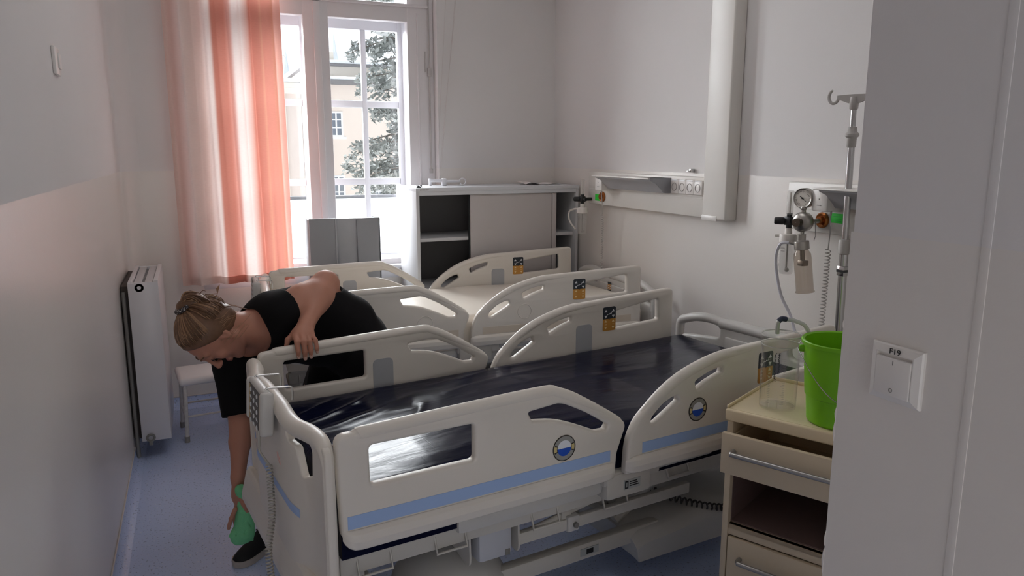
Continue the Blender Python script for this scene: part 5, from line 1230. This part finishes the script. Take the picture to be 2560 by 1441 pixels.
for k in range(40):     # loose ends
    p0 = BC + V3(random.uniform(.0, .03), random.gauss(0, .016), random.gauss(.004, .012)); d = V3(random.uniform(.02, .055), random.gauss(0, .012), random.uniform(-.022, .012))
    b.tube(catmull([Vector(p0), Vector(p0 + d * .5 + V3(0, 0, random.uniform(.002, .010))), Vector(p0 + d)], 3), [.002, .002, .0018, .0016, .0014, .001, .0004], 4, mi=1 if random.random() < .5 else 0)
for k in range(14):
    p0 = BC + V3(.035, random.gauss(0, .003), .004); b.tube(catmull([Vector(p0), Vector(p0 + V3(.022, 0, .004 + .0006 * k)), Vector(p0 + V3(.036, -.002, .020)), Vector(p0 + V3(.034 + .001 * k, -.002, .044 + .001 * k))], 4), .0009, 4, mi=1)
f = Field(T0 - .08, T0 + .15, .004); f.ell(BC + V3(-.008, 0, .006), (.040, .030, .028), None, .01); f.cone(T0, BC, .022, .026, .02); P_, Q_ = f.mesh(); b.add(P_.tolist(), Q_.tolist())
b.build('bun', [M_hair, M_hair2], hair, angle=180)
b = MB(); tc_ = bunc + out * .008; tu = np.cross(out, V3(0, 1, .2)); tu /= np.linalg.norm(tu); tw = np.cross(out, tu)
P = [Vector(tc_ + (tu * math.cos(q) + tw * math.sin(q)) * (.024 + .002 * math.sin(9 * q))) for q in [2 * PI * k / 36 for k in range(36)]]; b.tube(P, [.0085 + .0022 * math.sin(k * 2.1) for k in range(36)], 9, closed=True)
mt_ = bpy.data.materials.new('speckled_hair_tie'); mt_.use_nodes = True; nt = mt_.node_tree; vo = nt.nodes.new('ShaderNodeTexVoronoi'); vo.inputs['Scale'].default_value = 190; tc = nt.nodes.new('ShaderNodeTexCoord'); nt.links.new(tc.outputs['Object'], vo.inputs['Vector'])
cr = nt.nodes.new('ShaderNodeValToRGB'); cr.color_ramp.elements[0].color = lin((196, 188, 184)); cr.color_ramp.elements[0].position = .2; cr.color_ramp.elements[1].color = lin((46, 42, 46)); cr.color_ramp.elements[1].position = .45; nt.links.new(vo.outputs['Distance'], cr.inputs[0]); nt.links.new(cr.outputs[0], nt.nodes['Principled BSDF'].inputs['Base Color'])
tag(b.build('hair_tie', mt_, hair), 'grey speckled hair tie')
b = MB()
for k in range(26):     # wisps over the ear and along the cheek and nape
    s = random.choice([1, 1, 1, -1]); z = random.uniform(-.05, .045); y = random.uniform(-.03, .03); L_ = random.uniform(.03, .06)
    p = [hd(s * (.078 + .005 * q), y - .055 * q * 1.0 + .01 * math.sin(4 * q + k), z - L_ * q) for q in (0, .35, .7, 1)]
    b.tube(catmull([Vector(x) for x in p], 3), .0007, 4, mi=1)
for k in range(14):
    q0 = random.uniform(-.05, .05); p = [hd(q0, -.092, -.0 - .01 * random.random()), hd(q0 * 1.1, -.102, -.035), hd(q0 * 1.2, -.094, -.07 - .02 * random.random())]; b.tube(catmull([Vector(x) for x in p], 3), .0008, 4, mi=k % 2)
b.build('wisps', [M_hair, M_hair2], hair, angle=180)
for s in (-1, 1): MB().tube(catmull([Vector(hd(.014 * s, .1015, .036)), Vector(hd(.030 * s, .0965, .043)), Vector(hd(.052 * s, .078, .037))], 5), [.0012] + [.0026] * 8 + [.001] * 2, 6).build('eyebrow', mat('brow_hair', (104, 74, 52), .6), person)
for s in (-1, 1):
    b = MB(); b.tube(catmull([Vector(hd(.018 * s, .0945, .006)), Vector(hd(.031 * s, .0965, .002)), Vector(hd(.046 * s, .086, .006))], 5), .0013, 6)
    for k in range(9): t = k / 8; p = hd((.019 + .027 * t) * s, .0950 + .002 * math.sin(PI * t) - .008 * t, .003 + .002 * (1 - math.sin(PI * t))); b.tube([Vector(p), Vector(p + (fH * .007 - uH * .005 + lH * s * .003 * t))], [.0006, .0002], 4)
    b.build('eyelashes', mat('lash_black', (36, 28, 26), .6), person)
# shoes and sock
def shoe(an, toe, nm):
    d = toe - an; d[2] = 0; L = np.linalg.norm(d); d /= L; sd = V3(-d[1], d[0], 0); hl = an - d * .075; hl[2] = 0
    T = np.linalg.norm(toe[:2] - hl[:2]) + .035
    sec = [(0, .026, .060), (.03, .034, .078), (.09, .036, .092), (.14, .037, .082), (.18, .041, .062), (.22, .044, .046), (.25, .038, .036), (.27, .020, .024)]
    b = MB(); vs = []; n = 20
    for x, w, h in sec:
        for k in range(n):
            a = 2 * PI * k / n; ca, sa = math.cos(a), math.sin(a); y = w * ca * (1 if sa < 0 else 1 - .25 * sa); z = .020 + (h * sa if sa > 0 else .004 * sa)
            vs.append(hl + d * (x * T / .27) + sd * y + V3(0, 0, z))
    fs = [(i * n + k, i * n + (k + 1) % n, (i + 1) * n + (k + 1) % n, (i + 1) * n + k) for i in range(len(sec) - 1) for k in range(n)] + [tuple(range(n)), tuple(range(len(sec) * n - 1, len(sec) * n - n - 1, -1))]
    b.add(vs, fs); sh = b.build('shoe', mat('black_trainer_mesh', (20, 19, 21), .7, bump=.3, bscale=120), person, angle=60)
    mod = sh.modifiers.new('s', 'SUBSURF'); mod.levels = 1; mod.render_levels = 1
    b = MB(); ol = [(x * T / .27, w + .004) for x, w, h in sec]; P = [hl + d * (x - .004) + sd * w for x, w in ol] + [hl + d * (T * 1.02)] + [hl + d * (x - .004) - sd * w for x, w in ol[::-1]]
    vs = [p + V3(0, 0, z) for z in (0.001, .010, .026) for p in P]; m = len(P); fs = [tuple(range(m)), tuple(range(3 * m - 1, 2 * m - 1, -1))] + [(i * m + k, i * m + (k + 1) % m, (i + 1) * m + (k + 1) % m, (i + 1) * m + k) for i in range(2) for k in range(m)]
    b.add(vs, fs); b.build('sole', mat('pale_worn_sole', (170, 160, 152), .6, var=.1), sh)
    b = MB()
    for i in range(5):
        x = (.125 + .017 * i) * T / .27; h = .100 - .0095 * i * 1.1; b.tube([Vector(hl + d * x + sd * .020 + V3(0, 0, h - .008)), Vector(hl + d * (x + .006) + V3(0, 0, h + .003)), Vector(hl + d * (x + .012) - sd * .020 + V3(0, 0, h - .010))], .0028, 6)
    for s in (-1, 1): q = hl + d * (.115 * T / .27) + V3(0, 0, .108); b.tube([Vector(q + sd * s * .02 * math.sin(t) * 1.2 + d * (.012 * math.sin(2 * t)) + V3(0, 0, .014 * math.sin(t) - .01)) for t in [PI * k / 8 for k in range(9)]], .0022, 6)
    b.build('laces', mat('black_lace', (34, 32, 34), .7), sh)
    b = MB(); b.cyl(Vector(an + V3(0, 0, -.035)), Vector(an + (V3(.02, .02, .08))), .041, .046, n=18); b.build('sock', mat('white_sock', (220, 220, 222), .8), person)
shoe(J['RA'].copy(), V3(.075, 2.955, .03), 'a'); shoe(J['LA'].copy(), V3(.60, 2.985, .03), 'b')
# green cloth in the lower hand
f = Field((-.02, 2.80, .05), (.22, 3.04, .42), .003); w = J['RW']
random.seed(4)
f.ell(V3(.100, 2.895, .325), (.030, .032, .036), None, .012); f.ell(V3(.086, 2.885, .350), (.022, .024, .022), None, .012)
f.cone(V3(.100, 2.895, .285), V3(.082, 2.895, .170), .030, .036, .02); f.cone(V3(.110, 2.890, .26), V3(.100, 2.885, .175), .020, .030, .02); f.ell(V3(.070, 2.895, .150), (.034, .026, .034), None, .02); f.ell(V3(.096, 2.89, .155), (.024, .024, .026), None, .02); f.cone(V3(.055, 2.89, .175), V3(.036, 2.885, .166), .012, .005, .012); f.cone(V3(.112, 2.89, .145), V3(.118, 2.886, .130), .010, .004, .01)
for k in range(40):
    p = V3(random.uniform(.05, .13), random.uniform(2.85, 2.93), random.uniform(.13, .36)); q = p + V3(random.gauss(0, .012), random.gauss(0, .012), random.uniform(.02, .05)); f.cone(p, q, .003, .002, .006, 's')
tag(field_obj(f, 'cleaning_cloth', mat('mint_green_microfibre', (122, 200, 146), .95, spec=.1, bump=.9, bscale=160, var=.08, vscale=60)), 'crumpled mint green cleaning cloth in the woman\'s lowered hand', 'cloth')
# ================================================================== the view outside
M_snow = mat('snow', (240, 243, 248), .8, var=.02, bump=.2, bscale=3)
M_fac = mat('peach_render', (226, 214, 205), .9, var=.03, vscale=1.2); M_fac2 = mat('cream_render', (222, 214, 204), .9, var=.03, vscale=1.0); M_fac3 = mat('grey_pink_render', (206, 194, 188), .9, var=.06, vscale=1.0)
M_eav = mat('slate_edge', (126, 124, 126), .8); M_wfr = mat('white_window_paint', (236, 238, 242), .5); M_wgl = mat('dim_window_glass', (120, 128, 140), .12); M_trim = mat('pale_cornice', (218, 208, 200), .8)
struct('ground', MB().box(-60, 6.2, -6.2, 80, 150, -6.0), M_snow)
def bwin(parent, x0, x1, z0, z1, y):
    b = MB(); w = x1 - x0; h = z1 - z0; t = .07
    b.box(x0 - .12, y - .06, z0 - .10, x1 + .12, y + .02, z0 - .0); b.box(x0, y - .04, z0, x0 + t, y + .05, z1); b.box(x1 - t, y - .04, z0, x1, y + .05, z1); b.box(x0 + t, y - .04, z0, x1 - t, y + .05, z0 + t); b.box(x0 + t, y - .04, z1 - t, x1 - t, y + .05, z1)
    b.box((x0 + x1) / 2 - .03, y - .035, z0 + t, (x0 + x1) / 2 + .03, y + .05, z1 - t)
    for q in (.36, .68): b.box(x0 + t, y - .03, z0 + h * q - .025, x1 - t, y + .05, z0 + h * q + .025)
    f = b.build('window', M_wfr, parent); MB().box(x0 + t, y - .005, z0 + t, x1 - t, y + .03, z1 - t).build('pane', M_wgl, f)
A = empty('main_building', (9, 36, -6), 0, 'peach building with snowy eaves seen through the window, behind the conifer', 'building')
def loc(b, o): b.v = [(x - o[0], y - o[1], z - o[2]) for x, y, z in b.v]; return b
def part(b, name, m, par, **k): return loc(b, par.location).build(name, m, par, **k)
part(MB().box(4.55, 32, -6, 17, 42, 4.45), 'wall', M_fac, A)
part(MB().box(4.4, 31.7, 4.40, 17.2, 42, 4.58), 'cornice', M_eav, A); part(MB().box(4.4, 31.75, 4.58, 17.2, 34.2, 4.72, r=.05), 'eave_snow', M_snow, A)
part(MB().box(5.0, 34, 4.5, 17, 42, 5.36), 'upper_wall', M_fac2, A); part(MB().box(4.8, 33.8, 5.36, 17.2, 42, 5.46), 'cornice', M_eav, A); part(MB().box(4.8, 33.85, 5.46, 17.2, 42, 5.62, r=.05), 'roof_snow', M_snow, A)
part(MB().box(5.55, 34.6, 5.55, 6.2, 35.2, 6.05), 'chimney', M_fac2, A)
for x0, x1 in ((5.45, 6.0), (7.15, 7.72), (8.9, 9.45), (10.6, 11.15)):
    for z0, z1 in ((2.28, 3.32), (-.42, .66)):
        if (x0, z0) in ((7.15, 2.28),): continue
        b = MB(); 
        def bw(x0, x1, z0, z1):
            o = A.location; c = empty('tmp'); bpy.data.objects.remove(c); bwin(A, x0 - o[0], x1 - o[0], z0 - o[2], z1 - o[2], 32 - o[1])
        bw(x0, x1, z0, z1)
part(MB().box(4.6, 31.92, -.62, 17, 32.0, -.50), 'string_course', M_trim, A)
Bw = empty('side_wing', (1, 32, -6), 0, 'grey-pink wing of the building seen past the curtain edge, with a stone cornice', 'building')
part(MB().box(-3, 30.2, -6, 4.1, 36, 4.05), 'wall', M_fac3, Bw); b = MB(); b.box(-3, 29.9, 4.05, 4.4, 36, 4.25); b.box(-3, 30.0, 3.85, 4.25, 30.2, 4.05); part(b, 'cornice', M_trim, Bw); part(MB().box(-3, 29.95, 4.25, 4.4, 36, 4.42, r=.05), 'roof_snow', M_snow, Bw)
b = MB(); b.box(3.0, 30.1, -6, 3.5, 30.2, 3.85); part(b, 'pilaster', M_fac2, Bw)
T = empty('turret', (3.72, 46, -6), 0, 'round peach turret with snow-covered cap behind the side wing', 'tower')
part(MB().cyl((3.72, 46, -6), (3.72, 46, 6.9), 1.4, n=32), 'wall', mat('orange_render', (224, 196, 172), .9, var=.03), T); part(MB().cyl((3.72, 46, 6.85), (3.72, 46, 7.05), 1.72, n=32), 'cornice', M_trim, T)
part(MB().lathe([(1.76, 7.05), (1.6, 7.4), (1.1, 7.95), (.5, 8.25), (.1, 8.4), (.001, 8.8)], (3.72, 46, 0), n=32), 'cap_snow', M_snow, T)
Rf = empty('low_annexe', (4, 11, -6), 0, 'low annexe with a flat snow-covered roof just below the window', 'building')
part(MB().box(-8, 8.6, -6, 12, 14.0, .18), 'wall', M_fac2, Rf); b = MB(); b.add([(-8.2, 8.4, .36), (12.2, 8.4, .36), (12.2, 14.2, .78), (-8.2, 14.2, .78), (-8.2, 8.4, .16), (12.2, 8.4, .16), (12.2, 14.2, .16), (-8.2, 14.2, .16)], [(0, 1, 2, 3), (4, 5, 6, 7), (0, 1, 5, 4), (1, 2, 6, 5), (2, 3, 7, 6), (3, 0, 4, 7)]); part(b, 'roof_snow', M_snow, Rf); part(MB().box(-8.2, 14.2, .16, 12.2, 14.3, .835), 'roof_edge', M_eav, Rf)
b = MB(); b.box(3.62, 10.2, .3, 3.82, 14.1, 1.15); part(b, 'parapet', M_snow, Rf)
# hill
b = MB(); nx, ny = 40, 14; vs = []; random.seed(6)
for j in range(ny):
    for i in range(nx):
        x = -60 + 150 * i / (nx - 1); y = 70 + 70 * j / (ny - 1); vs.append((x, y, -6.2 + 34 * (j / (ny - 1)) ** 1.0 * (.75 + .25 * math.sin(x * .05 + 1)) + random.uniform(-.3, .3)))
b.add(vs, [(j * nx + i, j * nx + i + 1, (j + 1) * nx + i + 1, (j + 1) * nx + i) for j in range(ny - 1) for i in range(nx - 1)]); struct('hill', b, mat('snowy_hillside', (206, 212, 220), .9, var=.12, vscale=.25), angle=180)
# trees
M_need = mat('haze_pale_needles', (140, 144, 142), .8, var=.25, vscale=3); M_bark = mat('grey_bark', (120, 112, 106), .9, var=.2); M_far = mat('misty_spruce', (206, 212, 218), .9, var=.12, vscale=1)  # haze painted into the pale needle and spruce colours
def spruce(x, y, z, h, r, seed, label):
    t = empty('spruce', (x, y, z), 0, label, 'tree', 'spruces on the hill'); rd = random.Random(seed); b = MB()
    for k in range(9):
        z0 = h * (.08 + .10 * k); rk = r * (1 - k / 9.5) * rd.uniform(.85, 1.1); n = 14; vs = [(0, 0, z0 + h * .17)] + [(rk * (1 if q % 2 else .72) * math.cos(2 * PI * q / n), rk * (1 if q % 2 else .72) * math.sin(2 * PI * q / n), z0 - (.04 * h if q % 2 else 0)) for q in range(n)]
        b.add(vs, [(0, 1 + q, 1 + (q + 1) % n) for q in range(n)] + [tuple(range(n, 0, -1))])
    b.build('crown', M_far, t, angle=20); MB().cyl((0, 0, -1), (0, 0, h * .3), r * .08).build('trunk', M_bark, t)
hz = lambda y, x: -6.2 + 34 * ((y - 70) / 70) * (.75 + .25 * math.sin(x * .05 + 1))
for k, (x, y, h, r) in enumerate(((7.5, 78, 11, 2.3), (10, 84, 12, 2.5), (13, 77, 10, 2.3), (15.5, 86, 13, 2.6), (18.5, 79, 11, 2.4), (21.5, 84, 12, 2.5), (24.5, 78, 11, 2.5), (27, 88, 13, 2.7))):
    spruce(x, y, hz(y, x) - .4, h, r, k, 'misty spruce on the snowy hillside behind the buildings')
def conifer():
    t = empty('conifer', (6.75, 18.7, -6), 0, 'large haze-pale conifer with drooping boughs in front of the peach building', 'tree'); rd = random.Random(14)
    b = MB(); b.tube([(0, 0, -.2), (.05, 0, 6), (0, .05, 13)], [.30, .20, .06], 12); b.build('trunk', M_bark, t)
    br = MB(); lf = MB()
    for k in range(150):
        z = rd.uniform(6.3, 12.6); a = rd.uniform(0, 2 * PI)
        if k < 115: a = math.radians(180 + rd.uniform(-75, 75))
        ln = (3.5 - .13 * (z - 6)) * rd.uniform(.55, 1.05); 
        if 7.6 < z < 8.6 and k % 2: ln *= .6
        dr = rd.uniform(.2, .9); d = Vector((math.cos(a), math.sin(a), 0)); P = [Vector((0, 0, z)) + d * (ln * q) + Vector((0, 0, .25 * q - dr * q * q)) for q in [i / 9 for i in range(10)]]
        br.tube(P, [.05 * (1 - q / 10.5) for q in range(10)], 5)
        for m in range(int(95 * ln)):
            q = rd.uniform(.12, 1.0); i = min(8, int(q * 9)); p = P[i].lerp(P[i + 1], q * 9 - i); sd = Vector((-d.y, d.x, 0)) * rd.gauss(0, .20 * (1.15 - q)) * ln * .55
            p = p + sd + Vector((0, 0, rd.uniform(-.22, .05) - abs(sd.length) * .15)); l = rd.uniform(.10, .24); w = l * rd.uniform(.14, .26)
            e = Vector((rd.gauss(0, 1), rd.gauss(0, 1), rd.gauss(-.35, .6))).normalized(); u = e.orthogonal().normalized(); u.rotate(Matrix.Rotation(rd.uniform(0, 6), 3, e))
            lf.add([p - e * l * .5, p + u * w, p + e * l * .6, p - u * w], [(0, 1, 2, 3)])
    br.build('boughs', M_bark, t); lf.build('needles', M_need, t, smooth=False, recalc=False)
conifer()
